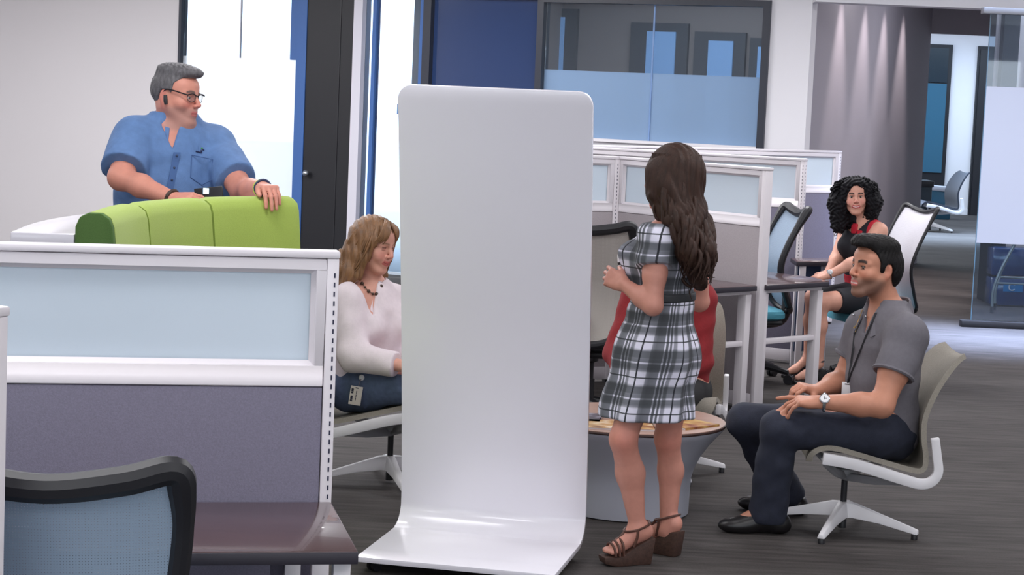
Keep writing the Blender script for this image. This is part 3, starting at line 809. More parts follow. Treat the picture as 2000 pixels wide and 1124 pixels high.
# ================================================================== LOUNGE CHAIR (swivel, shell seat)
def lounge_chair(label, loc, rz, k=1.0, fab='chair_grey', seat_w=0.50, base_rot=0.43):
    """faces local +x"""
    e = empty('lounge_chair', loc, rz, label, 'chair', 'low swivel lounge chairs')
    prof = [(0.175, 0.325), (0.170, 0.350), (0.140, 0.370), (0.085, 0.372), (0.0, 0.352), (-0.12, 0.322), (-0.22, 0.298), (-0.272, 0.296), (-0.300, 0.325), (-0.302, 0.38), (-0.290, 0.45), (-0.290, 0.53), (-0.320, 0.62), (-0.365, 0.70), (-0.410, 0.755), (-0.440, 0.772)]
    C = cr([Vector((x, 0, z)) for x, z in prof], 4)
    rings = []
    for i, p in enumerate(C):
        t = (C[min(i + 1, len(C) - 1)] - C[max(0, i - 1)]).normalized(); n = Vector((-t.z, 0, t.x))
        if i == 0: n = Vector((0, 0, 1))
        f = i / (len(C) - 1)
        hw = seat_w / 2 * (1.0 if f < 0.75 else 1.0 - 0.25 * ((f - 0.75) / 0.25) ** 2.2)
        if f < 0.08: hw *= 0.90 + 0.10 * (f / 0.08)
        dish = 0.020
        row_t, row_b = [], []
        for j in range(9):
            u = -1 + j / 4
            off = dish * (u * u)
            c = p + Vector((0, u * hw, 0))
            nn = n if n.dot(Vector((1, 0, 1))) > 0 else -n
            row_t.append(c + nn * (off + 0.010)); row_b.append(c + nn * (off - 0.012))
        rings.append(row_t + row_b[::-1])
    MB().loft(rings).build('seat_shell', fab, e, smooth=True, auto=60)
    # white side frames: flat bars following the seat, bent up at the back
    for s in (-1, 1):
        pts = [(0.14, s * (seat_w / 2 + 0.010), 0.350), (0.0, s * (seat_w / 2 + 0.012), 0.330), (-0.20, s * (seat_w / 2 + 0.012), 0.276), (-0.268, s * (seat_w / 2 + 0.012), 0.262), (-0.312, s * (seat_w / 2 + 0.012), 0.276), (-0.334, s * (seat_w / 2 + 0.012), 0.315), (-0.325, s * (seat_w / 2 + 0.012), 0.38), (-0.312, s * (seat_w / 2 + 0.012), 0.455)]
        C2 = cr(pts, 5); rg = []
        for i, p in enumerate(C2):
            t = (C2[min(i + 1, len(C2) - 1)] - C2[max(0, i - 1)]).normalized(); n = Vector((t.z, 0, -t.x))
            f = i / (len(C2) - 1); hh = 0.024 - 0.006 * f
            rg.append([p + n * hh + Vector((0, 0.012, 0)), p - n * hh + Vector((0, 0.012, 0)), p - n * hh - Vector((0, 0.012, 0)), p + n * hh - Vector((0, 0.012, 0))])
        MB().loft(rg).build('side_frame', 'chair_white', e, bevel=0.004)
    # grey V brackets from the column head out to both side frames
    for s in (-1, 1):
        b = MB()
        b.strip([(0.0, s * 0.02, 0.235), (0.06, s * 0.12, 0.268), (0.135, s * (seat_w / 2), 0.335)], (0.3, 0.0, 1), 0.035, 0.018)
        b.strip([(0.0, s * 0.02, 0.235), (-0.10, s * 0.14, 0.245), (-0.215, s * (seat_w / 2), 0.268)], (0.0, 0.25, 1), 0.035, 0.018)
        b.build('support_bracket', 'bracket_grey', e, bevel=0.003)
    MB().lathe([(0.03, 0.232), (0.05, 0.25), (0.05, 0.268), (0.03, 0.275)], seg=16).build('hub_head', 'bracket_grey', e, smooth=True)
    MB().lathe([(0.0135, 0.10), (0.0135, 0.235)], seg=14).lathe([(0.016, 0.012), (0.018, 0.012), (0.018, 0.045), (0.012, 0.06), (0.012, 0.1)], seg=14).build('column', 'black_plastic', e, smooth=True)
    for i in range(4):
        a = base_rot + i * math.pi / 2
        d = Vector((math.cos(a), math.sin(a), 0)); sd = Vector((-d.y, d.x, 0)); rg = []
        for (r, zt, zb, w) in ((0.0, 0.125, 0.06, 0.036), (0.05, 0.122, 0.062, 0.030), (0.16, 0.090, 0.052, 0.024), (0.30, 0.050, 0.026, 0.018), (0.325, 0.042, 0.022, 0.016)):
            rg.append([d * r + sd * w * 0.55 + Vector((0, 0, zt)), d * r - sd * w * 0.55 + Vector((0, 0, zt)), d * r - sd * w + Vector((0, 0, zb)), d * r + sd * w + Vector((0, 0, zb))])
        lg = MB().loft(rg).build('leg', 'chair_white', e, bevel=0.004)
        q = d * 0.31
        MB().lathe([(0.012, 0.0), (0.014, 0.002), (0.014, 0.022), (0.009, 0.03)], (q.x, q.y, 0), 12).build('glide', 'black_plastic', lg, smooth=True)
    e.scale = (k, k, k)
    return e
CH_D = at_z(1644, 1036, 0)
lounge_chair('grey lounge chair under the man in the grey polo shirt', CH_D, math.pi, base_rot=1.14)
CH_C = at_z(760, 943, 0)
lounge_chair('grey lounge chair under the woman in the white blouse', CH_C, math.radians(2), base_rot=0.25)
CH_F = Vector((0.755, 9.42, 0))
lounge_chair('grey lounge chair under the person in the red shirt', CH_F, math.radians(-100), base_rot=0.5)
fc = at_z(1815, 452, 0.0)
mat('chair_dark_mesh', (44, 48, 58), 0.8)
lounge_chair('dark mesh lounge chair standing empty in the far blue room', (fc.x, fc.y, 0), math.pi + 0.12, k=1.12, fab='chair_dark_mesh', base_rot=0.8)

# ================================================================== CUBICLES ON THE RIGHT
H2 = 1.415
Q0 = at_z(1504, 328, H2); Q1 = at_z(1212, 305.5, H2); Q0.z = Q1.z = 0
partition(Q0, Q1, H2, 'long white framed partition with frosted pane behind the plaid dress woman', fabric='fabric_taupe', group='partitions of the rear cubicles', dash=False)
dL = Vector((-math.cos(math.radians(24)), -math.sin(math.radians(24)), 0))
partition(Q1 + dL * 0.02, Q1 + dL * 1.3, H2, 'short white framed partition joined beside a black framed mesh chair', fabric='fabric_taupe', group='partitions of the rear cubicles')
R0 = at_z(1575, 310, H2); R0.z = 0
dR = Vector((-math.cos(math.radians(26)), math.sin(math.radians(26)), 0))
partition(R0, R0 + dR * 2.1, H2, 'second partition with grey pane behind the empty teal seat chair', fabric='fabric_grey', group='partitions of the rear cubicles', pane='pane_frost')
S0 = at_z(1640, 295, H2); S0.z = 0
S1 = S0 + Vector((-math.cos(math.radians(30)), -math.sin(math.radians(30)), 0)) * 1.45
partition(S0, S1, H2, 'rear partition with blue pane behind the curly haired woman', fabric='fabric_grey', group='partitions of the rear cubicles')
S2 = at_z(1150, 283, H2); S2.z = 0
sd_ = (S2 - S1).normalized()
partition(S1 + sd_ * 0.03, S2, H2, 'rear partition below the long office window', fabric='fabric_grey', group='partitions of the rear cubicles')

# desks either side of the long partition, with open white end frames
pu = (Q1 - Q0).normalized()
def end_frame(e, o, a, b, inner_side):
    """white open frame in the vertical plane from a to b (ground points, relative to o)"""
    a, b = Vector(a), Vector(b); d = (b - a); Ln = d.length; rz = math.atan2(d.y, d.x)
    M = Matrix.Translation((a.x, a.y, 0)) @ Matrix.Rotation(rz, 4, 'Z')
    MB().box(0, Ln, -0.02, 0.02, 0.685, 0.71, M).build('top_rail', 'panel_white', e, bevel=0.003)
    MB().box(0.0, Ln, -0.02, 0.02, 0.385, 0.415, M).build('middle_rail', 'panel_white', e, bevel=0.003)
    for x in (0.0, Ln - 0.05):
        MB().box(x, x + 0.05, -0.03, 0.03, 0.0, 0.685, M).build('leg', 'panel_white', e, bevel=0.003)
# right hand desk
c1 = at_z(1497, 557, 0.74); c2 = at_z(1620, 550, 0.74); c3 = at_z(1588, 542, 0.74); c4 = at_z(1498, 531, 0.74)
for c in (c1, c2, c3, c4): c.z = 0
e = empty('desk', (c1.x, c1.y, 0), label='dark wood desk with open white end frame in front of the empty teal chair', cat='desk', group='desks of the rear cubicles')
far = c4 + pu * 0.9
desk_top(e, [tuple((c - c1)[:2]) for c in (c1, c2, c3, c4, far, c1 + pu * 1.2)])
din = (c2 - c1).normalized()
end_frame(e, c1, (din * 0.01 + pu * 0.06)[:], (c2 - c1 - din * 0.02 + pu * 0.06)[:], 1)
# left hand desk
l1 = c1 - din * 0.085; l2 = l1 - din * 0.60
e = empty('desk', (l1.x, l1.y, 0), label='dark wood desk with open white end frame behind the red shirt person', cat='desk', group='desks of the rear cubicles')
desk_top(e, [tuple((c - l1)[:2]) for c in (l1, l2, l2 + pu * 0.95, l1 + pu * 1.0)])
end_frame(e, l1, (-din * 0.01 + pu * 0.06)[:], (l2 - l1 + din * 0.02 + pu * 0.06)[:], -1)
bp_ = l1 - din * 0.55 - l1
MB().prism([tuple((pu * 0.35 - din * 0.05)[:2]), tuple((pu * 0.35 - din * 0.58)[:2]), tuple((pu * 0.37 - din * 0.58)[:2]), tuple((pu * 0.37 - din * 0.05)[:2])], 0.05, 0.70).build('modesty_panel', 'fabric_grey', e)
# desk behind the curly haired woman
k1 = at_z(1556, 511, 0.74); k1.z = 0
e = empty('desk', k1, label='dark wood desk beneath the rear partition beside the curly haired woman', cat='desk', group='desks of the rear cubicles')
k2 = at_z(1632, 512, 0.74); k2.z = 0
kb_ = Vector((0.0, 0.30, 0))
desk_top(e, [(0, 0), tuple((k2 - k1)[:2]), tuple((k2 - k1 + kb_)[:2]), tuple(kb_[:2])])
MB().prism([(0.03, 0.12), tuple((k2 - k1 + Vector((-0.08, 0.1, 0)))[:2]), tuple((k2 - k1 + Vector((-0.08, 0.12, 0)))[:2]), (0.03, 0.14)], 0.12, 0.70).build('modesty_panel', 'navy_fabric' if 'navy_fabric' in MATS else mat('navy_fabric', (52, 66, 96), 0.85), e)
for p in ((0.05, 0.05), tuple((k2 - k1 + Vector((-0.05, 0.05, 0)))[:2]), tuple((k2 - k1 + Vector((-0.05, 0.26, 0)))[:2]), (0.05, 0.26)):
    MB().box(p[0] - .02, p[0] + .02, p[1] - .02, p[1] + .02, 0, 0.71).build('leg', 'panel_white', e, bevel=0.003)

# task chairs of the rear cubicles
cb = at_z(1453, 742, 0.0)
CHB = task_chair('empty task chair with teal seat and black framed mesh back behind the desk', (cb.x, cb.y, 0), math.radians(101), back_h=1.13, w=0.47, lean=0.16, group='mesh chairs')
ce_ = at_z(1700, 742, 0)
task_chair('teal seat task chair with white back under the curly haired woman', ce_, math.radians(108), back_h=1.16, mesh='mesh_white', w=0.46, lean=0.15, fr_r=0.011, group='mesh chairs')
task_chair('black framed beige mesh chair pulled up at the desk beyond the board', (0.44, 10.85, 0), math.radians(-12), seat='black_plastic', mesh='mesh_beige', back_h=1.115, w=0.50, arms=True, group='mesh chairs')

# ================================================================== BEHIND THE SLIDING GLASS: stool frame and water packs
ws = at_z(1937, 612, 0.0)
e = empty('metal_frame_stool', ws, label='bent steel tube stool with black rubber feet behind the sliding glass', cat='stool')
mat('tube_steel', (170, 185, 190), 0.35, metal=0.6)
for (x, y, bx2) in ((0, 0, 0.17), (0.09, 0.28, 0.16), (0.55, 0.0, -0.17), (0.62, 0.28, -0.16)):
    MB().tube([(x, y, 0.03), (x + 0.0, y, 0.2), (x + bx2 * 0.3, y, 0.38), (x + bx2, y, 0.64)], 0.013, 8, smooth=5).build('leg', 'tube_steel', e, smooth=True)
    MB().lathe([(0.017, 0), (0.018, 0.06)], (x, y, 0), 10).build('rubber_foot', 'black_plastic', e, smooth=True)
MB().tube([(0.03, 0.0, 0.27), (0.52, 0.0, 0.27)], 0.009, 8).build('rail', 'tube_steel', e, smooth=True)
MB().tube([(0.12, 0.28, 0.30), (0.6, 0.28, 0.30)], 0.009, 8).build('rail', 'tube_steel', e, smooth=True)
MB().tube([(0.03, 0.0, 0.27), (0.12, 0.28, 0.30)], 0.009, 8).build('rail', 'tube_steel', e, smooth=True)
MB().box(0.1, 0.52, -0.06, 0.34, 0.63, 0.66).build('seat', 'black_plastic', e, bevel=0.01)
film('blue_wrap', (60, 110, 190), clear=0.45, trans=0.3, gloss=0.16, rough=0.12, tint=(70, 120, 200))
mat('water_blue', (52, 92, 168), 0.15, coat=0.5); mat('cap_blue', (70, 120, 190), 0.4); mat('label_cyan', (20, 140, 210), 0.4); mat('label_white', (220, 228, 238), 0.4)
for lvl, lab in ((0, 'lower blue wrapped pack of water bottles with cyan label'), (1, 'upper blue wrapped pack of water bottles on another pack')):
    e = empty('water_pack', (ws.x + 0.12, ws.y + 0.62, 0.012 + lvl * 0.275), label=lab, cat='bottles', group='stacked water packs')
    for i in range(5):
        for j in range(3):
            b = MB().lathe([(0.02, 0), (0.031, 0.004), (0.032, 0.05), (0.029, 0.09), (0.032, 0.13), (0.032, 0.18), (0.012, 0.228), (0.012, 0.235)], (0.04 + i * 0.068, 0.04 + j * 0.068, 0), 14).build('bottle', 'water_blue', e, smooth=True)
            MB().lathe([(0.014, 0.236), (0.014, 0.252)], (0.04 + i * 0.068, 0.04 + j * 0.068, 0), 10).build('cap', 'cap_blue', b, smooth=True)
    MB().box(0.002, 0.352, 0.002, 0.218, -0.002, 0.258).build('shrink_wrap', 'blue_wrap', e, bevel=0.02)
    if lvl == 0:
        lb = MB().box(0.12, 0.30, -0.004, 0.0, 0.13, 0.215).build('label', 'label_cyan', e)
        r = MB()
        pts = [(0.20 + 0.03 * math.cos(a), -0.006, 0.172 + 0.03 * math.sin(a)) for a in [math.radians(40 + 14 * k) for k in range(21)]]
        r.tube(pts, 0.006, 6)
        r.build('ring_mark', 'label_white', lb)

# ================================================================== FIGURE TOOLS (distance fields turned into one skin)
V3 = lambda p: np.array([p[0], p[1], p[2]], dtype=np.float64)
def unit(v):
    v = np.asarray(v, float); return v / max(1e-9, np.linalg.norm(v))
class Body:
    def __init__(s): s.p = []
    # every primitive: dict(t, tag, k, sub, ...)
    def cap(s, tag, a, b, ra, rb=None, k=0.02, sub=False):
        s.p.append(dict(t='cap', tag=tag, a=V3(a), b=V3(b), ra=ra, rb=ra if rb is None else rb, k=k, sub=sub)); return s
    def chain(s, tag, pts, radii, k=0.02, clip=None):
        for i in range(len(pts) - 1):
            s.cap(tag, pts[i], pts[i + 1], radii[i], radii[i + 1], k)
            if clip: s.p[-1]['clip'] = clip
        return s
    def sleeve(s, sh, el, frac, r0, r1, k=0.03):
        """sleeve tube from shoulder toward elbow, cut square at frac"""
        sh, el = V3(sh), V3(el); c = sh + (el - sh) * frac
        return s.chain('slv', [sh, sh + (el - sh) * (frac + 0.08)], [r0, r1], k, clip=[(c, unit(el - sh))])
    def ell(s, tag, c, r, ax=None, k=0.02, sub=False):
        """ellipsoid: r along the three axes ax (rows, unit)"""
        s.p.append(dict(t='ell', tag=tag, c=V3(c), r=np.array(r, float), ax=np.eye(3) if ax is None else np.array(ax, float), k=k, sub=sub)); return s
    def sec(s, tag, a, b, side, ra, rb, k=0.03):
        """flattened segment a-b: ra, rb = (half width along side, half depth across)"""
        s.p.append(dict(t='sec', tag=tag, a=V3(a), b=V3(b), side=unit(side), ra=ra, rb=rb, k=k, sub=False)); return s
    def secs(s, tag, pts, sides, rad, k=0.03):
        for i in range(len(pts) - 1):
            s.sec(tag, pts[i], pts[i + 1], (np.asarray(sides[i], float) + np.asarray(sides[i + 1], float)) if isinstance(sides, list) else sides, rad[i], rad[i + 1], k)
        return s
def _dist(q, X, Y, Z, inf):
    if q['t'] == 'cap':
        a, b = q['a'], q['b']; d = b - a; L2 = max(d @ d, 1e-12)
        t = np.clip(((X - a[0]) * d[0] + (Y - a[1]) * d[1] + (Z - a[2]) * d[2]) / L2, 0, 1)
        return np.sqrt((X - a[0] - t * d[0]) ** 2 + (Y - a[1] - t * d[1]) ** 2 + (Z - a[2] - t * d[2]) ** 2) - (q['ra'] + (q['rb'] - q['ra']) * t + inf)
    if q['t'] == 'ell':
        c, ax, r = q['c'], q['ax'], q['r'] + inf
        u = [((X - c[0]) * ax[i][0] + (Y - c[1]) * ax[i][1] + (Z - c[2]) * ax[i][2]) for i in range(3)]
        k0 = np.sqrt(sum((u[i] / r[i]) ** 2 for i in range(3))); k1 = np.sqrt(sum((u[i] / r[i] ** 2) ** 2 for i in range(3)))
        return k0 * (k0 - 1) / np.maximum(k1, 1e-6)
    a, b = q['a'], q['b']; d = b - a; L = max(np.linalg.norm(d), 1e-6); e = d / L
    sd = q['side'] - e * (q['side'] @ e); sd = unit(sd); fw = np.cross(e, sd)
    t = np.clip(((X - a[0]) * e[0] + (Y - a[1]) * e[1] + (Z - a[2]) * e[2]) / L, 0, 1)
    vx, vy, vz = X - a[0] - t * d[0], Y - a[1] - t * d[1], Z - a[2] - t * d[2]
    rs = q['ra'][0] + (q['rb'][0] - q['ra'][0]) * t + inf; rd = q['ra'][1] + (q['rb'][1] - q['ra'][1]) * t + inf
    ss = vx * sd[0] + vy * sd[1] + vz * sd[2]; dd = vx * fw[0] + vy * fw[1] + vz * fw[2]; ll = vx * e[0] + vy * e[1] + vz * e[2]
    rl = np.minimum(rs, rd)
    k0 = np.sqrt((ss / rs) ** 2 + (dd / rd) ** 2 + (ll / rl) ** 2)
    k1 = np.sqrt((ss / rs ** 2) ** 2 + (dd / rd ** 2) ** 2 + (ll / rl ** 2) ** 2)
    return k0 * (k0 - 1) / np.maximum(k1, 1e-6)
def _bounds(q, inf):
    if q['t'] == 'cap': r = max(q['ra'], q['rb']) + inf; P = np.array([q['a'], q['b']])
    elif q['t'] == 'ell': r = max(q['r']) + inf; P = np.array([q['c']])
    else: r = max(max(q['ra']), max(q['rb'])) + inf; P = np.array([q['a'], q['b']])
    return P.min(0) - r, P.max(0) + r
def make_axis(lo, hi, h, fine):
    out = [lo]; x = lo
    while x < hi:
        st = h
        for (a, b, hh) in fine:
            if a - h <= x <= b: st = min(st, hh)
        x += st; out.append(x)
    return np.array(out, dtype=np.float32)
def surface(B, h, tags=None, inf=0.0, fine=(), cuts=(), wrinkle=None, extra=None, kmul=1.0):
    """fine: list of (lo3, hi3, h). cuts: functions (X,Y,Z)->d keep d<0. returns verts, quads"""
    pr = [q for q in B.p if tags is None or q['tag'] in tags]
    if extra: pr = pr + extra.p
    bd = [_bounds(q, inf) for q in pr if not q['sub']]
    lo = np.min([b[0] for b in bd], 0) - 3 * h; hi = np.max([b[1] for b in bd], 0) + 3 * h
    A = [make_axis(lo[i], hi[i], h, [(f[0][i], f[1][i], f[2]) for f in fine]) for i in range(3)]
    val = np.full([len(a) for a in A], 0.15, dtype=np.float32)
    for q in pr:
        k = q['k'] * kmul
        b0, b1 = _bounds(q, inf); m = k + 2.5 * h
        sl = []
        for i in range(3):
            i0 = max(0, int(np.searchsorted(A[i], b0[i] - m)) - 1); i1 = min(len(A[i]), int(np.searchsorted(A[i], b1[i] + m)) + 1)
            sl.append(slice(i0, i1))
        if any(s.stop <= s.start for s in sl): continue
        X = A[0][sl[0]][:, None, None]; Y = A[1][sl[1]][None, :, None]; Z = A[2][sl[2]][None, None, :]
        d = _dist(q, X, Y, Z, -inf if q['sub'] else inf).astype(np.float32)
        for (cp, cn) in q.get('clip', ()):
            d = np.maximum(d, ((X - cp[0]) * cn[0] + (Y - cp[1]) * cn[1] + (Z - cp[2]) * cn[2]).astype(np.float32))
        v = val[tuple(sl)]
        if q['sub']:
            d = -d; hh = np.maximum(k - np.abs(v - d), 0) / max(k, 1e-6); val[tuple(sl)] = np.maximum(v, d) + hh * hh * k * 0.25
        else:
            hh = np.maximum(k - np.abs(v - d), 0) / max(k, 1e-6); val[tuple(sl)] = np.minimum(v, d) - hh * hh * k * 0.25
    X = A[0][:, None, None]; Y = A[1][None, :, None]; Z = A[2][None, None, :]
    if wrinkle: val += wrinkle(X, Y, Z).astype(np.float32)
    for c in cuts: val = np.maximum(val, np.asarray(c(X, Y, Z), dtype=np.float32))
    return nets(val, A)
def nets(val, A):
    val[0] = val[-1] = 0.1; val[:, 0] = val[:, -1] = 0.1; val[:, :, 0] = val[:, :, -1] = 0.1
    S = val < 0
    n = np.zeros([s - 1 for s in S.shape], np.int8)
    for dx in (0, 1):
        for dy in (0, 1):
            for dz in (0, 1):
                n += S[dx:S.shape[0] - 1 + dx, dy:S.shape[1] - 1 + dy, dz:S.shape[2] - 1 + dz]
    act = np.argwhere((n > 0) & (n < 8))
    I, J, K = act[:, 0], act[:, 1], act[:, 2]
    cv = {(a, b, c): val[I + a, J + b, K + c] for a in (0, 1) for b in (0, 1) for c in (0, 1)}
    acc = np.zeros((len(act), 3)); cnt = np.zeros(len(act))
    for ax in range(3):
        for u in (0, 1):
            for w in (0, 1):
                p = [0, 0, 0]; q = [0, 0, 0]; o = [i for i in range(3) if i != ax]
                p[o[0]] = q[o[0]] = u; p[o[1]] = q[o[1]] = w; q[ax] = 1
                a, b = cv[tuple(p)], cv[tuple(q)]
                m = (a < 0) != (b < 0)
                t = np.where(m, a / np.where(np.abs(a - b) < 1e-9, 1, a - b), 0)
                pt = np.tile(np.array(p, float), (len(act), 1)); pt[:, ax] = t
                acc += np.where(m[:, None], pt, 0); cnt += m
    fr = act + acc / np.maximum(cnt, 1)[:, None]
    verts = np.stack([np.interp(fr[:, i], np.arange(len(A[i])), A[i]) for i in range(3)], 1)
    idx = np.full(n.shape, -1, np.int32); idx[I, J, K] = np.arange(len(act))
    quads = []
    for ax in range(3):
        o = [(ax + 1) % 3, (ax + 2) % 3]
        s0 = [slice(None)] * 3; s1 = [slice(None)] * 3; s0[ax] = slice(0, -1); s1[ax] = slice(1, None)
        ch = S[tuple(s0)] != S[tuple(s1)]
        e = np.argwhere(ch); e = e[(e[:, o[0]] > 0) & (e[:, o[1]] > 0)]
        e = e[(e[:, o[0]] < n.shape[o[0]]) & (e[:, o[1]] < n.shape[o[1]])]
        def cell(du, dv):
            c = e.copy(); c[:, o[0]] -= du; c[:, o[1]] -= dv; return idx[c[:, 0], c[:, 1], c[:, 2]]
        qd = np.stack([cell(1, 1), cell(0, 1), cell(0, 0), cell(1, 0)], 1)
        ins = S[e[:, 0], e[:, 1], e[:, 2]]
        qd[~ins] = qd[~ins][:, ::-1]
        quads.append(qd)
    return verts, np.concatenate(quads)
def relax(verts, quads, it=2, lam=0.5):
    e = np.concatenate([quads[:, [0, 1]], quads[:, [1, 2]], quads[:, [2, 3]], quads[:, [3, 0]]])
    for _ in range(it):
        s = np.zeros_like(verts); c = np.zeros(len(verts))
        np.add.at(s, e[:, 0], verts[e[:, 1]]); np.add.at(c, e[:, 0], 1)
        np.add.at(s, e[:, 1], verts[e[:, 0]]); np.add.at(c, e[:, 1], 1)
        verts = verts + lam * (s / np.maximum(c, 1)[:, None] - verts)
    return verts
def skin_obj(name, vq, m, parent, origin, color=None, it=1):
    """mesh object from (verts, quads); origin = parent's place; color(verts)->Nx3 srgb 0-255"""
    verts, quads = vq
    verts = relax(verts, quads, it)
    me = bpy.data.meshes.new(name)
    nv, nq = len(verts), len(quads)
    loc = (verts - V3(origin)).astype(np.float32)
    me.vertices.add(nv); me.vertices.foreach_set('co', loc.ravel())
    me.loops.add(nq * 4); me.loops.foreach_set('vertex_index', quads.astype(np.int32).ravel())
    me.polygons.add(nq); me.polygons.foreach_set('loop_start', (np.arange(nq) * 4).astype(np.int32))
    me.polygons.foreach_set('loop_total', np.full(nq, 4, np.int32))
    me.update(calc_edges=True); me.validate()
    me.polygons.foreach_set('use_smooth', np.ones(len(me.polygons), bool))
    if color is not None:
        c = np.clip(color(verts), 0, 255) / 255.0
        c = np.where(c <= 0.04045, c / 12.92, ((c + 0.055) / 1.055) ** 2.4)
        at_ = me.attributes.new('col', 'FLOAT_COLOR', 'POINT')
        at_.data.foreach_set('color', np.concatenate([c, np.ones((nv, 1))], 1).astype(np.float32).ravel())
    me.materials.append(MATS[m] if isinstance(m, str) else m)
    o = bpy.data.objects.new(name, me); COL.objects.link(o); o.parent = parent
    return o
def plane(p, n):
    p, n = V3(p), unit(n)
    return lambda X, Y, Z: (X - p[0]) * n[0] + (Y - p[1]) * n[1] + (Z - p[2]) * n[2]
def waves(amp, dirs):
    """soft cloth folds: sum of warped sine ridges; dirs = list of (vector, frequency, phase)"""
    def f(X, Y, Z):
        s = 0
        for i, (d, fr, ph) in enumerate(dirs):
            d = unit(d)
            q = X * d[0] + Y * d[1] + Z * d[2]
            w = 0.35 * np.sin(9 * X + 2.1 * i) + 0.35 * np.sin(11 * Y + 1.3 * i) + 0.35 * np.sin(8 * Z + 0.7 * i)
            s = s + np.sin(2 * np.pi * fr * q + ph + 2.2 * w)
        return amp * s / len(dirs)
    return f

class Head:
    """head frame: f forward, l the person's left, u up"""
    def __init__(s, c, fwd, up=(0, 0, 1), S=1.0, Sf=1.0):
        s.c = V3(c); s.f = unit(fwd); u = np.asarray(up, float); s.u = unit(u - s.f * (u @ s.f)); s.l = np.cross(s.u, s.f); s.S = S; s.Sf = Sf
        s.ax = np.array([s.f, s.l, s.u])
    def P(s, f, l, u): return s.c + s.S * (s.f * f * s.Sf + s.l * l + s.u * u)
    def loc(s, X, Y, Z):
        d = (X - s.c[0], Y - s.c[1], Z - s.c[2])
        return [sum(d[i] * a[i] for i in range(3)) / (s.S * k) for a, k in ((s.f, s.Sf), (s.l, 1), (s.u, 1))]
def add_head(B, H, male=True, fat=0.0, smile=0.0, mouth_open=0.0):
    S = H.S; P = H.P
    def E(tag, f, l, u, r, k=0.02, sub=False): B.ell(tag, P(f, l, u), [r[0] * S * H.Sf, r[1] * S, r[2] * S], H.ax, k * S, sub)
    E('cranium', -0.014, 0, 0.036, (0.098, 0.076, 0.088), 0.02)
    E('face', 0.022, 0, -0.030, (0.068, 0.060 + fat, 0.080), 0.03)
    E('face', 0.040, 0, 0.050, (0.050, 0.058, 0.045), 0.03)                 # forehead
    for sg in (1, -1):
        B.cap('face', P(-0.004, sg * (0.054 + fat), -0.040), P(0.060, sg * 0.022, -0.098), 0.020 * S, 0.017 * S, 0.03 * S)   # jaw line
        E('face', 0.056, sg * 0.040, -0.022, (0.026, 0.026 + fat * .5, 0.024), 0.025)                              # cheek bones
        if smile: E('face', 0.070, sg * 0.036, -0.040, (0.018, 0.018, 0.016), 0.02)
        B.cap('face', P(0.083, sg * 0.012, 0.024), P(0.066, sg * 0.047, 0.022), 0.010 * S, 0.008 * S, 0.016 * S)      # brow
    E('face', 0.074, 0, -0.103, (0.020, 0.024, 0.018), 0.025)               # chin
    if fat: E('face', 0.020, 0, -0.112, (0.055, 0.05, 0.035), 0.04)
    E('face', 0.080, 0, -0.060, (0.020, 0.030, 0.024), 0.02)                # muzzle
    # nose
    B.cap('face', P(0.086, 0, 0.018), P(0.112, 0, -0.024), 0.0085 * S, 0.0105 * S, 0.012 * S)
    for sg in (1, -1): E('face', 0.100, sg * 0.0125, -0.029, (0.011, 0.0075, 0.0075), 0.006)
    # eye sockets
    for sg in (1, -1):
        E('socket', 0.096, sg * 0.032, 0.007, (0.018, 0.019, 0.0115), 0.012, True)
        # lids
        B.cap('lid', P(0.082, sg * 0.020, 0.0115), P(0.077, sg * 0.043, 0.0105), 0.0042 * S, 0.0040 * S, 0.005 * S)
        B.cap('lid', P(0.081, sg * 0.020, -0.002), P(0.076, sg * 0.043, -0.001), 0.0040 * S, 0.0036 * S, 0.005 * S)
    # lips
    cw = 0.023 + 0.006 * smile; cu = -0.062 + 0.006 * smile
    B.cap('lip', P(0.0965, 0, -0.0555), P(0.084, cw, cu), 0.0050 * S, 0.003 * S, 0.006 * S)
    B.cap('lip', P(0.0965, 0, -0.0555), P(0.084, -cw, cu), 0.0050 * S, 0.003 * S, 0.006 * S)
    lo_ = -0.0685 - 0.006 * mouth_open
    B.cap('lip', P(0.0940, 0, lo_), P(0.084, cw * .9, cu - .002), 0.0056 * S, 0.003 * S, 0.006 * S)
    B.cap('lip', P(0.0940, 0, lo_), P(0.084, -cw * .9, cu - .002), 0.0056 * S, 0.003 * S, 0.006 * S)
    B.cap('mouth', P(0.106, 0, -0.062 - .003 * mouth_open), P(0.092, cw * .95, cu), 0.0024 * S + 0.003 * mouth_open * S, 0.0012 * S, 0.003 * S, True)
    B.cap('mouth', P(0.106, 0, -0.062 - .003 * mouth_open), P(0.092, -cw * .95, cu), 0.0024 * S + 0.003 * mouth_open * S, 0.0012 * S, 0.003 * S, True)
    # ears
    for sg in (1, -1):
        ea = np.array([unit(H.f * 0.92 + H.l * sg * -0.38 + H.u * 0.05), unit(H.l * sg * 0.92 + H.f * 0.38), H.u])
        B.ell('ear', P(-0.012, sg * 0.078, -0.002), [0.019 * S, 0.0075 * S, 0.032 * S], ea, 0.008 * S)
        B.ell('ear', P(-0.006, sg * 0.084, 0.000), [0.010 * S, 0.006 * S, 0.017 * S], ea, 0.006 * S, True)
def add_neck(B, H, base, r=0.056, back=-0.022):
    B.cap('neck', H.P(back, 0, -0.045), base, r, r * 1.08, 0.035)
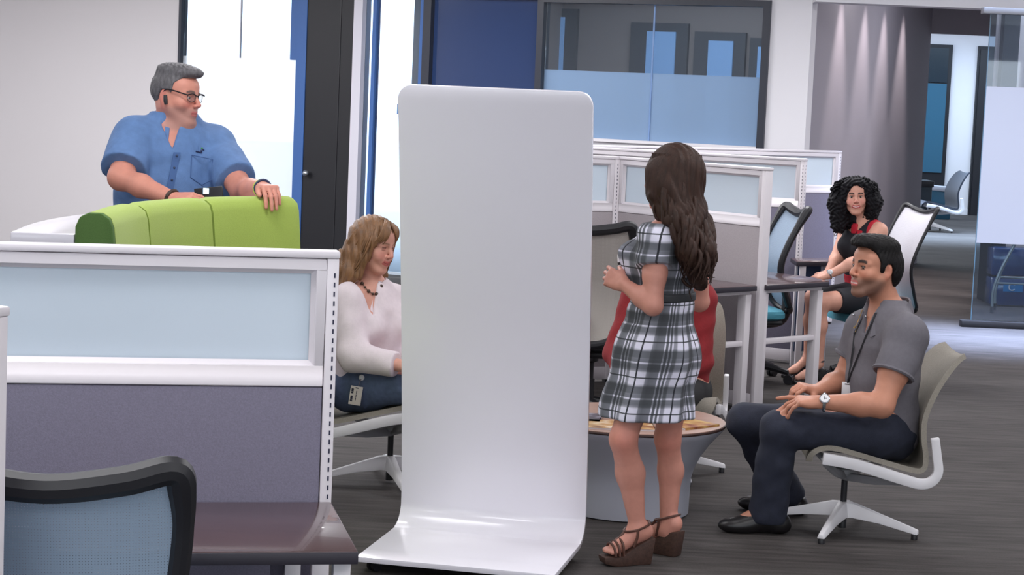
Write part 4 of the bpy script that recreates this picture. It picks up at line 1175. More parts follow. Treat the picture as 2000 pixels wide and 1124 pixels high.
def face_color(H, skin, lips=(176, 96, 92), brow=None, beard=None, beard_amt=0.0, blush=(205, 110, 100), teeth=False, liner=None, smile=0.0, brow_th=0.006):
    skin = np.array(skin, float)
    cu = -0.062 + 0.006 * smile
    def f(v):
        F, L, U = H.loc(v[:, 0], v[:, 1], v[:, 2]); aL = np.abs(L)
        c = np.tile(skin, (len(v), 1))
        def mix(w, col): nonlocal c; w = np.clip(w, 0, 1)[:, None]; c = c * (1 - w) + np.array(col, float) * w
        g = lambda x, s: np.exp(-(x / s) ** 2)
        near = (np.abs(F) < 0.16) & (np.abs(U) < 0.16) & (aL < 0.11)
        fr = (F > 0.03) & near
        mix(0.35 * g(aL - 0.042, 0.02) * g(U + 0.028, 0.02) * fr, blush)
        mix(0.35 * g(L, 0.016) * g(U + 0.024, 0.014) * (F > 0.09) * near, blush)
        mix(0.35 * near * g(F + 0.012, 0.03) * (aL > 0.078), blush)
        if beard_amt:
            w = beard_amt * np.clip((-0.03 - U) / 0.02, 0, 1) * np.clip((F + 0.02) / 0.03, 0, 1) * np.clip((U + 0.15) / 0.02, 0, 1) * near
            mix(w * (1 - 0.75 * g(L, 0.012) * g(U + 0.02, 0.02)), beard)
        lip = g((U - (cu + (0.006 - 0.6 * 0) * (1 - (aL / 0.026) ** 2))) , 0.0065) * (aL < 0.026) * (F > 0.082) * near * g(U + 0.062, 0.016)
        lw = np.clip((0.0125 - np.abs(U + 0.0625 - smile * 0.006 * (aL / 0.028) ** 2)) / 0.003, 0, 1) * np.clip((0.027 + 0.005 * smile - aL - np.abs(U + 0.0625) * 0.5) / 0.003, 0, 1) * (F > 0.080) * near
        mix(lw * 0.9, lips)
        sl = np.clip((0.0020 + (0.0018 if teeth else 0) - np.abs(U + 0.0625 - smile * 0.007 * (aL / 0.028) ** 2)) / 0.0012, 0, 1) * (aL < 0.023) * (F > 0.080) * near
        mix(sl * 0.85, (232, 224, 218) if teeth else (96, 48, 46))
        if brow is not None:
            bu = 0.0275 + 0.004 * np.sin(np.clip((aL - 0.012) / 0.038, 0, 1) * np.pi) - 0.10 * np.clip(aL - 0.04, 0, 1)
            mix(np.clip((brow_th - np.abs(U - bu)) / 0.0025, 0, 1) * np.clip((aL - 0.011) / 0.004, 0, 1) * np.clip((0.051 - aL) / 0.004, 0, 1) * (F > 0.04) * near * 0.9, brow)
        if liner is not None:
            mix(np.clip((0.0048 - np.abs(U - 0.0105)) / 0.002, 0, 1) * np.clip((0.0135 - np.abs(aL - 0.032)) / 0.002, 0, 1) * (F > 0.055) * near * 0.85, liner)
            mix(np.clip((0.0030 - np.abs(U + 0.0005)) / 0.002, 0, 1) * np.clip((0.012 - np.abs(aL - 0.032)) / 0.002, 0, 1) * (F > 0.055) * near * 0.6, liner)
        return c
    return f
def add_eyes(H, parent, origin, iris=(70, 50, 36), look=(1, 0, 0), closed=False):
    """eyeballs with iris, each a child mesh"""
    if closed: return
    for sg in (1, -1):
        c = H.P(0.0715, sg * 0.0315, 0.005) - V3(origin); r = 0.0118 * H.S
        eb = MB().ball(Vector(c), r, 14, 10).build('eye', 'eye_white', parent, smooth=True)
        d = unit(H.f * look[0] + H.l * look[1] + H.u * look[2])
        q = c + d * (r * 0.80)
        nm = 'iris_%d_%d_%d' % iris
        if nm not in MATS: mat(nm, iris, 0.15, coat=0.6)
        MB().ball(Vector(q), r * 0.56, 10, 6).build('iris', nm, eb, smooth=True)
def add_hand(B, wrist, d, n, s, size=1.0, curl=(0.35, 0.4, 0.45, 0.5), spread=0.06, thumb=(0.5, 0.2), tag='hand', finger_dirs=None):
    """d toward fingers, n palm normal (fingers curl toward n), s thumb side"""
    d, n, s = unit(d), unit(n), unit(s); w = V3(wrist); z = size
    s = unit(s - d * (s @ d)); n = unit(n - d * (n @ d) - s * (n @ s))
    kn = []
    for i, off in enumerate((0.030, 0.010, -0.010, -0.028)):
        L = (0.088, 0.092, 0.087, 0.078)[i]
        k = w + d * L * z + s * off * z - n * 0.004 * z
        kn.append(k)
        B.cap(tag, w + s * off * 0.55 * z + d * 0.01 * z, k, 0.0155 * z, 0.0115 * z, 0.014)
    B.ell(tag, w + d * 0.045 * z + n * 0.006 * z, [0.042 * z, 0.036 * z, 0.014 * z], [d, s, n], 0.015)
    segs = ((0.043, 0.026, 0.021), (0.047, 0.030, 0.022), (0.043, 0.028, 0.022), (0.034, 0.021, 0.019))
    for i in range(4):
        c = curl[i]; cs = c if isinstance(c, (tuple, list)) else (c, c * 1.25, c * 0.9)
        dd = unit(d + s * spread * (1.5 - i)); p = kn[i]; ang = 0; r = 0.0095 * z * (0.86 if i == 3 else 1)
        for j in range(3):
            ang += cs[j]
            q = p + (dd * math.cos(ang) + n * math.sin(ang)) * segs[i][j] * z
            B.cap(tag, p, q, r, r * 0.92, 0.0035); p = q; r *= 0.92
    t0 = w + d * 0.022 * z + s * 0.026 * z
    a, b = thumb
    td = unit(d * math.cos(a) + s * math.sin(a) + n * b)
    t1 = t0 + td * 0.040 * z; td2 = unit(td + d * 0.25 + n * b * 0.6); t2 = t1 + td2 * 0.032 * z; t3 = t2 + unit(td2 + d * 0.2) * 0.025 * z
    B.cap(tag, t0 - s * 0.010 * z, t1, 0.0165 * z, 0.0125 * z, 0.014); B.cap(tag, t1, t2, 0.0118 * z, 0.0105 * z, 0.004); B.cap(tag, t2, t3, 0.0105 * z, 0.0085 * z, 0.003)
def hair_cap(B, H, m, parent, origin, line, inf=0.010, h=0.005, extra=None, name='hair', rough=0.0013, tags=('cranium',), cuts=()):
    """short hair: the cranium a little larger, trimmed along the hairline: line = list of (f, u) in head units"""
    fs, us = [p[0] for p in line], [p[1] for p in line]
    def cut(X, Y, Z):
        F, L, U = H.loc(X, Y, Z); return (np.interp(F, fs, us) - U) * 0.8 * H.S
    def wr(X, Y, Z):
        F, L, U = H.loc(X, Y, Z)
        return rough * (np.sin(F * 340 + L * 120 + 2 * np.sin(U * 90)) + np.sin(L * 420 + F * 160))
    vq = surface(B, h, tags, inf, cuts=[cut] + list(cuts), wrinkle=wr, extra=extra)
    return skin_obj(name, vq, m, parent, origin, it=1)
mat('eye_white', (225, 218, 212), 0.25, coat=0.4)
def skin_mat(name, rough=0.5):
    return mat(name, (200, 150, 130), rough, attr='col', var=(45, 0.05), bump=(500, 0.06), spec=0.4)
skin_mat('skin')
mat('hair_grey', (92, 90, 94), 0.6, var=(90, 0.35, (1, 1, 0.3)), bump=(160, 0.5))
mat('hair_black', (20, 18, 19), 0.6, spec=0.25, var=(90, 0.3), bump=(160, 0.5))
mat('hair_brown', (52, 34, 27), 0.6, spec=0.25, var=(26, 0.40, (3, 3, 0.35)), bump=(60, 0.5, (3, 3, 0.3)))
mat('hair_curly', (20, 19, 24), 0.7, spec=0.22, var=(40, 0.3))
mat('hair_blond', (130, 94, 63), 0.45, var=(24, 0.38, (3, 3, 0.3)), bump=(60, 0.45, (3, 3, 0.3)))

# ------------------------------------------------------------------ shared dressing tools
UP = np.array([0, 0, 1.0])
def cut_near(p, n, c, rad):
    """half-space cut that only acts within rad of c"""
    pl_ = plane(p, n); c = V3(c)
    def f(X, Y, Z):
        return np.where(np.sqrt((X - c[0]) ** 2 + (Y - c[1]) ** 2 + (Z - c[2]) ** 2) < rad, pl_(X, Y, Z), -1.0)
    return f
def vneck_cut(bottom, fw, lf, slope, depth=0.10, shift=0.0, top_u=0.5):
    vb = V3(bottom)
    def f(X, Y, Z):
        l = (X - vb[0]) * lf[0] + (Y - vb[1]) * lf[1] + 0 * Z; fd = (X - vb[0]) * fw[0] + (Y - vb[1]) * fw[1] + 0 * Z; u = (Z - vb[2]) + 0 * X + 0 * Y
        return -np.maximum(np.maximum(np.abs(l + shift) - slope * u, -u), -(fd + depth))
    return f
def neck_hole(c, r, z0, fw=None, tilt=0.0):
    """remove cloth inside an upright cylinder above c.z+z0 (the hole the neck comes through)"""
    c = V3(c)
    def f(X, Y, Z):
        rr = np.sqrt((X - c[0]) ** 2 + (Y - c[1]) ** 2) + 0 * Z
        fd = 0 if fw is None else ((X - c[0]) * fw[0] + (Y - c[1]) * fw[1])
        return -np.maximum(rr - r, (c[2] + z0 - tilt * fd) - Z)
    return f
def ring_band(p, d, r, m_, w, parent, base, name, flat=None, a0=0, a1=2 * math.pi):
    d = unit(d); a = unit(np.cross(d, (0.3, 0.2, 1))); b = np.cross(d, a)
    pts = [Vector(V3(p) + (a * math.cos(t) + b * math.sin(t)) * r - base) for t in [a0 + (a1 - a0) * i / 22 for i in range(23)]]
    return MB().tube(pts, w, 6, flat=flat).build(name, m_, parent, smooth=True)
def caster_on(obj, base):
    bpy.context.view_layer.update()
    def f(px, py, lift=0.002):
        ok, hp, nn, _ = obj.ray_cast(Vector((0, 0, CAMH)) - Vector(base), ray(px, py).normalized())
        return (Vector(hp) + Vector(nn) * lift) if ok else None
    return f
def wavy(a, ctrl, n, amp0, amp1, turns, phase, rng):
    """path through control points with a growing corkscrew"""
    C = cr(ctrl, max(3, n // (len(ctrl) - 1)))
    out = []
    for i, p in enumerate(C):
        t = i / (len(C) - 1); d = (C[min(i + 1, len(C) - 1)] - C[max(i - 1, 0)]).normalized()
        u = d.cross(Vector((0.31, 0.77, 0.2))).normalized(); w = d.cross(u)
        am = amp0 + (amp1 - amp0) * t; ph = phase + turns * 2 * math.pi * t
        out.append(p + u * math.cos(ph) * am + w * math.sin(ph) * am)
    return out
def collar_leaves(e, base, c, fw, lf, r, m, drop=0.035, hgt=0.03, fall=0.042, start=180, sweep=150, slope=0.05, flare=0.018):
    for sg in (1, -1):
        rows = []
        for i in range(10):
            a = math.radians(start - sweep * i / 9)
            dv = fw * math.cos(a) * r + lf * sg * math.sin(a) * r
            dr = 0.0 if i < 5 else drop * ((i - 5) / 4) ** 1.2
            p = c + dv * (1 + 0.10 * (1 + math.cos(a)) / 2) + UP * (hgt - slope * (1 + math.cos(a)) / 2); o = p + unit(dv) * (flare + dr * 0.5) - UP * (fall + dr)
            rows.append([Vector(p - base), Vector(p + unit(dv) * 0.006 + UP * 0.004 - base), Vector(o + unit(dv) * 0.005 - base), Vector(o - base)])
        MB().loft(rows).build('collar', m, e, smooth=True, auto=50)

# ================================================================== STANDING MAN, DENIM SHIRT
mat('denim_shirt', (92, 124, 172), 0.85, var=(30, 0.12), bump=(260, 0.2))
mat('jeans_dark', (34, 40, 56), 0.85, var=(40, 0.12), bump=(260, 0.2))
mat('gold_band', (196, 214, 60), 0.5); mat('navy_band', (40, 52, 84), 0.5)
def man_denim():
    base = V3(at(330, 700, 8.92)); base[2] = 0
    e = empty('person', tuple(base), label='standing man in a blue denim shirt and glasses leaning on the green sofa', cat='person')
    B = Body()
    H = Head(at(345, 190, 8.86), (0.90, -0.42, -0.06), (0.06, 0, 1), 1.02, 1.06)
    fw = unit((0.42, -0.90, 0)); lf = np.array([-fw[1], fw[0], 0])
    neck = V3(at(342, 246, 8.90))
    sR, sL = V3(at(262, 272, 8.80)), V3(at(418, 288, 9.00))
    add_head(B, H, True, fat=0.008); add_neck(B, H, neck, 0.066)
    up = np.array([0, 0, 1.0])
    ch = V3(at(338, 298, 8.90)); be = V3(at(330, 372, 8.90)); wa = V3(at(326, 425, 8.92)); hip = V3(at(325, 480, 8.95))
    B.secs('torso', [neck - up * 0.05, ch, be, wa, hip], lf, [(0.13, 0.095), (0.205, 0.135), (0.225, 0.165), (0.215, 0.160), (0.19, 0.14)], 0.05)
    B.chain('shoulder', [neck - up * 0.035, sR], [0.065, 0.078], 0.05); B.chain('shoulder', [neck - up * 0.035, sL], [0.065, 0.078], 0.05)
    eR, wR = V3(at(236, 347, 8.62)), V3(at(338, 389, 8.42))
    eL, wL = V3(at(474, 374, 8.70)), V3(at(513, 368, 8.33))
    B.chain('uarm', [sR, eR], [0.072, 0.054], 0.04); B.chain('farm', [eR, eR * .6 + wR * .4, wR], [0.050, 0.047, 0.031], 0.03)
    B.chain('uarm', [sL, eL], [0.070, 0.053], 0.04); B.chain('farm', [eL, eL * .6 + wL * .4, wL], [0.049, 0.045, 0.030], 0.03)
    hR = V3(at(385, 388, 8.34))
    add_hand(B, wR, hR - wR, (0, 0, -1), (0.0, 1, 0.3), 1.05, curl=(0.3, 0.3, 0.35, 0.4), thumb=(0.5, 0.1))
    kL = V3(at(548, 371, 8.145))
    add_hand(B, wL, kL - wL, (0, 0, -1.0), (-0.9, -0.42, 0), 1.06, curl=((0.80, 0.42, 0.12), (0.84, 0.42, 0.12), (0.84, 0.42, 0.12), (0.8, 0.45, 0.15)), spread=0.05, thumb=(0.35, 0.25))
    for sg, px in ((-1, 300), (1, 352)):
        h0 = hip + lf * sg * 0.10; k0 = np.array([h0[0], h0[1], 0.5]); a0 = np.array([h0[0], h0[1] + 0.02, 0.10])
        B.chain('leg', [h0, k0, a0], [0.105, 0.072, 0.050], 0.04)
        B.chain('foot', [a0 - up * 0.04 - fw * 0.03, a0 - up * 0.06 + fw * 0.17], [0.045, 0.038], 0.03)
    fine = [(H.c - 0.17, H.c + 0.17, 0.0036), (wL - 0.16, wL + 0.16, 0.0042), (wR - 0.13, wR + 0.13, 0.0045)]
    col = face_color(H, (206, 140, 122), lips=(186, 104, 100), brow=(96, 78, 74), beard=(150, 118, 112), beard_amt=0.55, blush=(204, 104, 98))
    skin_obj('body', surface(B, 0.007, fine=fine), 'skin', e, base, col)
    add_eyes(H, e, base, (60, 62, 66), (1, 0.1, 0.05))
    # hair: grey, short, spiked up at the front
    X = Body(); X.ell('cranium', H.P(0.055, 0, 0.112), [0.050, 0.050, 0.018], H.ax, 0.03); X.ell('cranium', H.P(-0.02, 0, 0.118), [0.075, 0.06, 0.02], H.ax, 0.03)
    hair_cap(B, H, 'hair_grey', e, base, [(-0.2, -0.078), (-0.055, -0.062), (-0.040, 0.0), (-0.022, 0.030), (0.010, 0.030), (0.020, 0.015), (0.026, 0.062), (0.055, 0.088), (0.2, 0.100)], 0.009, 0.0045, extra=X)
    # shirt: torso, shoulders and sleeves, V opening at the neck
    vn = unit(fw * 1.0 + up * 0.15)
    vb = V3(at(347, 294, 8.72))           # bottom of the opening
    def vneck(X, Y, Z):
        q = [(X - vb[0]), (Y - vb[1]), (Z - vb[2])]
        l = q[0] * lf[0] + q[1] * lf[1] + 0 * Z; f = q[0] * fw[0] + q[1] * fw[1] + 0 * Z; u = q[2] + 0 * X + 0 * Y
        wedge = np.maximum(np.abs(l + 0.012) - 0.36 * u, -u)            # inside < 0
        d = np.maximum(wedge, -(f + 0.10))
        return -d
    tR = unit(eR - sR); tL = unit(eL - sL)
    def sleeve(s0, e0, frac):
        t = unit(e0 - s0); p = s0 + (e0 - s0) * frac
        far = plane(p, t)
        c = (s0 + e0) / 2
        def f(X, Y, Z):
            d = far(X, Y, Z); near = np.sqrt((X - e0[0]) ** 2 + (Y - e0[1]) ** 2 + (Z - e0[2]) ** 2) - 0.20
            return np.where(near < 0, d, -1.0)
        return f
    top = plane(neck + up * 0.062, up)
    S2 = Body(); S2.p = [q for q in B.p if q['tag'] in ('torso', 'shoulder', 'neck')]
    S2.sleeve(sR, eR, 0.80, 0.085, 0.092, 0.04); S2.sleeve(sL, eL, 0.78, 0.084, 0.084, 0.04)
    S2.cap('slv', neck + up * 0.02, neck - up * 0.06, 0.078, 0.105, 0.05)
    vq = surface(S2, 0.007, None, 0.012, cuts=[vneck, top, neck_hole(neck + lf * 0.0, 0.082, 0.0, fw, 0.5), plane(wa - up * 0.10, -up)],
                 wrinkle=waves(0.0042, [((1, 0.3, -0.9), 7, 0), ((-0.5, 0.2, 1), 9, 1.0), ((0.9, 0.5, 0.6), 6, 2.0)]))
    shirt = skin_obj('shirt', vq, 'denim_shirt', e, base, it=2)
    collar_leaves(e, base, neck + fw * 0.006, fw, lf, 0.100, 'denim_shirt', drop=0.05, hgt=0.070, fall=0.046, slope=0.085, sweep=152)
    # placket strip with buttons, chest pocket with small emblem
    mat('denim_seam', (70, 100, 150), 0.85); mat('button_dark', (52, 66, 96), 0.4); mat('emblem_green', (60, 150, 70), 0.5); mat('emblem_navy', (34, 44, 84), 0.5)
    dg = bpy.context.evaluated_depsgraph_get(); bpy.context.view_layer.update(); dg = bpy.context.evaluated_depsgraph_get()
    def on_shirt(px, py, lift=0.002):
        o3 = Vector((0, 0, CAMH)); r = ray(px, py).normalized()
        L0 = o3 - Vector(base)
        ok, hitp, nn, _ = shirt.ray_cast(L0, r)
        return (Vector(hitp) + Vector(nn) * lift) if ok else None
    pl = [on_shirt(346 - (y - 296) * 0.19, y, 0.003) for y in range(298, 384, 6)]
    pl = [p for p in pl if p is not None]
    if len(pl) > 3:
        MB().strip(pl, tuple(lf), 0.030, 0.003).build('placket', 'denim_seam', shirt)
        for i in range(1, len(pl), 4):
            MB().ball(pl[i] + Vector(fw) * 0.003, 0.0055, 8, 5).build('button', 'button_dark', shirt, smooth=True)
    pk = [on_shirt(x, y, 0.002) for x, y in ((374, 303), (416, 312), (414, 352), (394, 362), (372, 347))]
    if all(p is not None for p in pk):
        MB().tube(pk + [pk[0]], 0.0022, 5).build('pocket_seam', 'denim_seam', shirt)
        a = [on_shirt(382 + i * 4, 296 + i, 0.003) for i in range(4)]
        if all(q is not None for q in a): MB().tube(a, 0.003, 5).build('emblem_word', 'emblem_navy', shirt)
        for (x, y, mm) in ((394, 290, 'emblem_green'), (393, 295, 'emblem_navy'), (397, 293, 'emblem_navy')):
            q = on_shirt(x, y, 0.002)
            if q is not None: MB().ball(q, 0.0048, 6, 4).build('emblem', mm, shirt)
    # trousers and shoes
    vq = surface(B, 0.010, ('leg',), 0.014, cuts=[plane((0, 0, 0.05), (0, 0, -1))]); skin_obj('trousers', vq, 'jeans_dark', e, base)
    TB = Body(); TB.secs('torso', [wa, hip], lf, [(0.222, 0.166), (0.20, 0.15)], 0.05)
    vq = surface(TB, 0.010, None, 0.008, cuts=[plane(wa + up * 0.0, up)]); skin_obj('trouser_seat', vq, 'jeans_dark', e, base)
    vq = surface(B, 0.008, ('foot',), 0.010, cuts=[plane((0, 0, 0.001), (0, 0, -1))]); skin_obj('shoes', vq, 'black_plastic', e, base)
    # glasses
    mat('lens', (210, 220, 230), 0.05)
    film('lens_glass', (220, 230, 240), clear=0.9, trans=0.5, gloss=0.10, rough=0.02)
    g = empty('glasses', (0, 0, 0)); g.parent = e
    off = -base
    fr = MB()
    for sg in (1, -1):
        ring = []
        for i in range(17):
            a = 2 * math.pi * i / 16
            ring.append(Vector(H.P(0.098 - 0.010 * abs(math.cos(a)) * (math.cos(a) > 0), sg * (0.033 + 0.024 * math.cos(a)), 0.004 + 0.016 * math.sin(a) + (0.003 if math.sin(a) > 0 else 0)) + off))
        fr.tube(ring, 0.0013, 6)
        top_ = [Vector(H.P(0.100, sg * 0.010, 0.018) + off), Vector(H.P(0.100, sg * 0.034, 0.024) + off), Vector(H.P(0.094, sg * 0.060, 0.019) + off)]
        fr.tube(top_, 0.0026, 6, smooth=3)
        MB().add([tuple(v) for v in ring[:16]], [tuple(range(16))]).build('lens', 'lens_glass', g)
        fr.tube([Vector(H.P(0.094, sg * 0.060, 0.017) + off), Vector(H.P(0.085, sg * 0.070, 0.019) + off), Vector(H.P(0.03, sg * 0.0815, 0.030) + off), Vector(H.P(0.000, sg * 0.083, 0.030) + off), Vector(H.P(-0.015, sg * 0.082, 0.018) + off)], [0.0030, 0.0032, 0.0030, 0.0026, 0.002], 6, smooth=3)
    fr.tube([Vector(H.P(0.100, 0.010, 0.014) + off), Vector(H.P(0.105, 0, 0.016) + off), Vector(H.P(0.100, -0.010, 0.014) + off)], 0.0022, 6, smooth=3)
    fr.build('glasses_frame', 'black_plastic', g, smooth=True)
    # ear piece
    MB().tube([Vector(H.P(0.004, -0.092, 0.006) + off), Vector(H.P(0.010, -0.095, -0.018) + off), Vector(H.P(0.014, -0.094, -0.034) + off)], [0.008, 0.0095, 0.007], 8, smooth=3).build('ear_piece', 'black_plastic', e, smooth=True)
    # wrist bands
    def band(p, d, r, m_, w):
        d = unit(d); a = unit(np.cross(d, (0.3, 0.2, 1))); b = np.cross(d, a)
        pts = [Vector(p + (a * math.cos(t) + b * math.sin(t)) * r - base) for t in [2 * math.pi * i / 20 for i in range(21)]]
        MB().tube(pts, w, 6).build('wrist_band', m_, e, smooth=True)
    band(wL - unit(wL - eL) * 0.012, wL - eL, 0.034, 'gold_band', 0.006); band(wL + unit(wL - eL) * 0.004, wL - eL, 0.034, 'navy_band', 0.006)
    mat('leather_band', (58, 40, 32), 0.6)
    band(wR - unit(wR - eR) * 0.005, wR - eR, 0.034, 'leather_band', 0.009)
    # phone lying in the right hand, lit screen
    ph = V3(at(408, 382, 8.36))
    t = empty('mobile_phone', tuple(ph), math.radians(-25), label='dark mobile phone with glowing screen in the denim man\'s hand', cat='phone')
    Mx = Matrix.Rotation(math.radians(52), 4, 'X')
    MB().box(-0.07, 0.07, -0.004, 0.004, -0.018, 0.034, Matrix.Rotation(math.radians(-8), 4, 'Y')).build('phone_body', 'black_plastic', t, bevel=0.003)
    MB().box(-0.025, 0.002, -0.006, -0.0042, 0.006, 0.030).build('screen', emit('screen_glow', (200, 235, 255), 2.2), t)
    return e
man_denim()

# ================================================================== STANDING WOMAN, PLAID DRESS
def plaid_mat():
    m = mat('plaid', (205, 203, 216), 0.85, bump=(300, 0.12)); nt = m.node_tree; b = nt.nodes['Principled BSDF']; L = nt.links.new
    a = nt.nodes.new('ShaderNodeAttribute'); a.attribute_name = 'plaid'
    sp = nt.nodes.new('ShaderNodeSeparateXYZ'); L(a.outputs['Vector'], sp.inputs[0])
    stops = [(0.0, .93), (0.04, .93), (0.05, .40), (0.09, .40), (0.10, .93), (0.13, .93), (0.14, .38), (0.19, .38), (0.20, .95), (0.23, .95), (0.24, .50), (0.42, .42), (0.50, .55), (0.52, .88), (0.66, 1.0), (0.70, 1.0), (0.705, .12), (0.735, .12), (0.74, 1.0), (0.88, .95), (0.92, .58)]
    def ramp(sock, per, st):
        d = nt.nodes.new('ShaderNodeMath'); d.operation = 'DIVIDE'; d.inputs[1].default_value = per; L(sp.outputs[sock], d.inputs[0])
        f = nt.nodes.new('ShaderNodeMath'); f.operation = 'FRACT'; L(d.outputs[0], f.inputs[0])
        r = nt.nodes.new('ShaderNodeValToRGB'); r.color_ramp.interpolation = 'LINEAR'
        el = r.color_ramp.elements
        el[0].position = st[0][0]; el[0].color = (st[0][1],) * 3 + (1,)
        el[1].position = st[-1][0]; el[1].color = (st[-1][1],) * 3 + (1,)
        for p_, v in st[1:-1]:
            q = el.new(p_); q.color = (v, v, v, 1)
        L(f.outputs[0], r.inputs[0]); return r
    r1 = ramp('X', 0.150, stops)
    r2 = ramp('Y', 0.136, [(0.0, .55), (0.04, .42), (0.20, .40), (0.24, .70), (0.30, 1.0), (0.44, 1.0), (0.45, .30), (0.475, .30), (0.485, 1.0), (0.62, .95), (0.66, .62), (0.74, .45), (0.84, .48), (0.88, .9), (0.90, .9), (0.91, .5)])
    mu = nt.nodes.new('ShaderNodeMixRGB'); mu.blend_type = 'MULTIPLY'; mu.inputs[0].default_value = 1; L(r1.outputs[0], mu.inputs[1]); L(r2.outputs[0], mu.inputs[2])
    cr2 = nt.nodes.new('ShaderNodeValToRGB'); el = cr2.color_ramp.elements
    el[0].position = 0.03; el[0].color = (*lin((30, 30, 40)), 1); el[1].position = 0.92; el[1].color = (*lin((222, 220, 236)), 1)
    x = el.new(0.30); x.color = (*lin((78, 81, 86)), 1); x = el.new(0.5); x.color = (*lin((122, 124, 134)), 1)
    L(mu.outputs[0], cr2.inputs[0]); L(cr2.outputs[0], b.inputs['Base Color'])
plaid_mat()
mat('sandal_leather', (82, 50, 40), 0.5, var=(30, 0.2)); mat('wedge_cork', (66, 44, 36), 0.7, var=(90, 0.35), bump=(150, 0.3))
mat('belt_black', (44, 46, 50), 0.6)
def woman_plaid():
    base = V3(at_z(1262, 1108, 0)); base[2] = 0
    e = empty('person', tuple(base), label='standing woman in a plaid dress with long wavy brown hair holding a marker', cat='person')
    B = Body(); Y0 = 7.60
    fw = unit((-0.87, 0.50, 0)); lf = np.array([-fw[1], fw[0], 0])
    H = Head(at(1308, 350, Y0), (-0.80, 0.58, -0.10), (0.02, 0, 1), 0.94)
    neck = V3(at(1322, 440, Y0))
    add_head(B, H, False); add_neck(B, H, neck, 0.048)
    sL, sR = V3(at(1283, 466, 7.48)), V3(at(1360, 474, 7.74))
    bu, ch, wa, hp, hm = V3(at(1296, 512, Y0)), V3(at(1314, 470, Y0)), V3(at(1295, 580, Y0)), V3(at(1280, 690, Y0)), V3(at(1262, 800, Y0))
    B.secs('torso', [neck - UP * 0.04, ch, bu, wa, hp], lf, [(0.09, 0.065), (0.145, 0.085), (0.145, 0.098), (0.112, 0.090), (0.158, 0.122)], 0.05)
    for sg in (1, -1): B.ell('bust', bu + fw * 0.085 + lf * sg * 0.066 + UP * 0.012, [0.060, 0.058, 0.062], [fw, lf, UP], 0.04)
    for sg in (1, -1): B.ell('bum', hp - fw * 0.055 + lf * sg * 0.06 - UP * 0.02, [0.09, 0.08, 0.10], [fw, lf, UP], 0.05)
    for q in (sL, sR): B.chain('shoulder', [neck - UP * 0.035, q], [0.046, 0.055], 0.05)
    eL, wL = V3(at(1275, 597, 7.42)), V3(at(1219, 556, 7.50))
    eR, wR = V3(at(1366, 590, 7.82)), V3(at(1248, 550, 7.72))
    B.chain('uarm', [sL, sL * .45 + eL * .55, eL], [0.048, 0.042, 0.036], 0.025); B.chain('farm', [eL, eL * .65 + wL * .35, wL], [0.036, 0.036, 0.0245], 0.02)
    B.chain('uarm', [sR, eR], [0.047, 0.037], 0.025); B.chain('farm', [eR, eR * .6 + wR * .4, wR], [0.036, 0.035, 0.0245], 0.02)
    kL = V3(at(1193, 543, 7.55)); kR = V3(at(1216, 528, 7.62))
    add_hand(B, wL, kL - wL, (0.30, 0.60, -0.55), (0.2, 0.35, 0.9), 0.94, curl=((0.45, 1.1, .7), (0.55, 1.15, .7), (0.65, 1.15, .7), (0.75, 1.2, .7)), spread=0.09, thumb=(0.45, 0.45))
    add_hand(B, wR, kR - wR, (-0.1, -0.85, -0.35), (0.0, -0.35, 0.95), 0.94, curl=((0.55, 1.0, .5), (0.7, 1.05, .5), (0.85, 1.1, .5), (0.95, 1.1, .5)), spread=0.06, thumb=(0.3, 0.3))
    # legs
    hL, kL_, cL, aL = V3(at(1256, 730, 7.55)), V3(at(1217, 858, 7.50)), V3(at(1231, 925, 7.55)), V3(at(1246, 1036, 7.56))
    hR, kR_, cR, aR = V3(at(1318, 730, 7.68)), V3(at(1304, 856, 7.70)), V3(at(1310, 920, 7.74)), V3(at(1304, 1034, 7.74))
    B.chain('leg', [hL, kL_, cL, aL], [0.074, 0.048, 0.052, 0.029], 0.03); B.chain('leg', [hR, kR_, cR, aR], [0.074, 0.047, 0.047, 0.030], 0.03)
    feet = []
    for (a, d, tag) in ((aL, unit((-0.93, -0.36, 0)), 'footL'), (aR, unit((-0.80, 0.60, 0)), 'footR')):
        sdv = np.array([-d[1], d[0], 0])
        heel = a - d * 0.030; heel = np.array([heel[0], heel[1], 0.128]); ball = a + d * 0.092; ball = np.array([ball[0], ball[1], 0.062]); toe = a + d * 0.132; toe = np.array([toe[0], toe[1], 0.055])
        B.cap(tag, a, heel, 0.031, 0.029, 0.03); B.cap(tag, a - UP * 0.005, ball + UP * 0.006, 0.031, 0.022, 0.03); B.cap(tag, heel, ball, 0.026, 0.022, 0.02)
        for i in range(5):
            o = (i - 2) * 0.0135 * (1 if tag == 'footL' else 1)
            B.cap(tag, ball + sdv * o, toe + sdv * (o * 1.1) - d * 0.006 * abs(i - 1.5), 0.0125, 0.0095, 0.004)
        feet.append((a, d, sdv, heel, ball, toe))
    fine = [(wL - 0.13, wL + 0.13, 0.004), (wR - 0.12, wR + 0.12, 0.0045), (np.array([aL[0] - .25, aL[1] - .15, 0]), np.array([aR[0] + .1, aR[1] + .2, 0.15]), 0.0048)]
    c0 = face_color(H, (198, 138, 122), brow=(70, 50, 44), lips=(190, 100, 96))
    def colr(v):
        c = c0(v)
        for kk in (kL_, kR_): # rosy knees and heels
            w = 0.35 * np.exp(-(np.linalg.norm(v - (kk + np.array([0, -0.04, 0])), axis=1) / 0.06) ** 2)[:, None]; c = c * (1 - w) + np.array((206, 118, 104.)) * w
        return c
    skin_obj('body', surface(B, 0.0062, fine=fine), 'skin', e, base, colr)
    # ---- dress
    D = Body(); D.p = [dict(q) for q in B.p if q['tag'] in ('torso', 'bust', 'bum', 'shoulder', 'neck')]
    D.sleeve(sL, eL, 0.40, 0.058, 0.060); D.sleeve(sR, eR, 0.40, 0.056, 0.058)
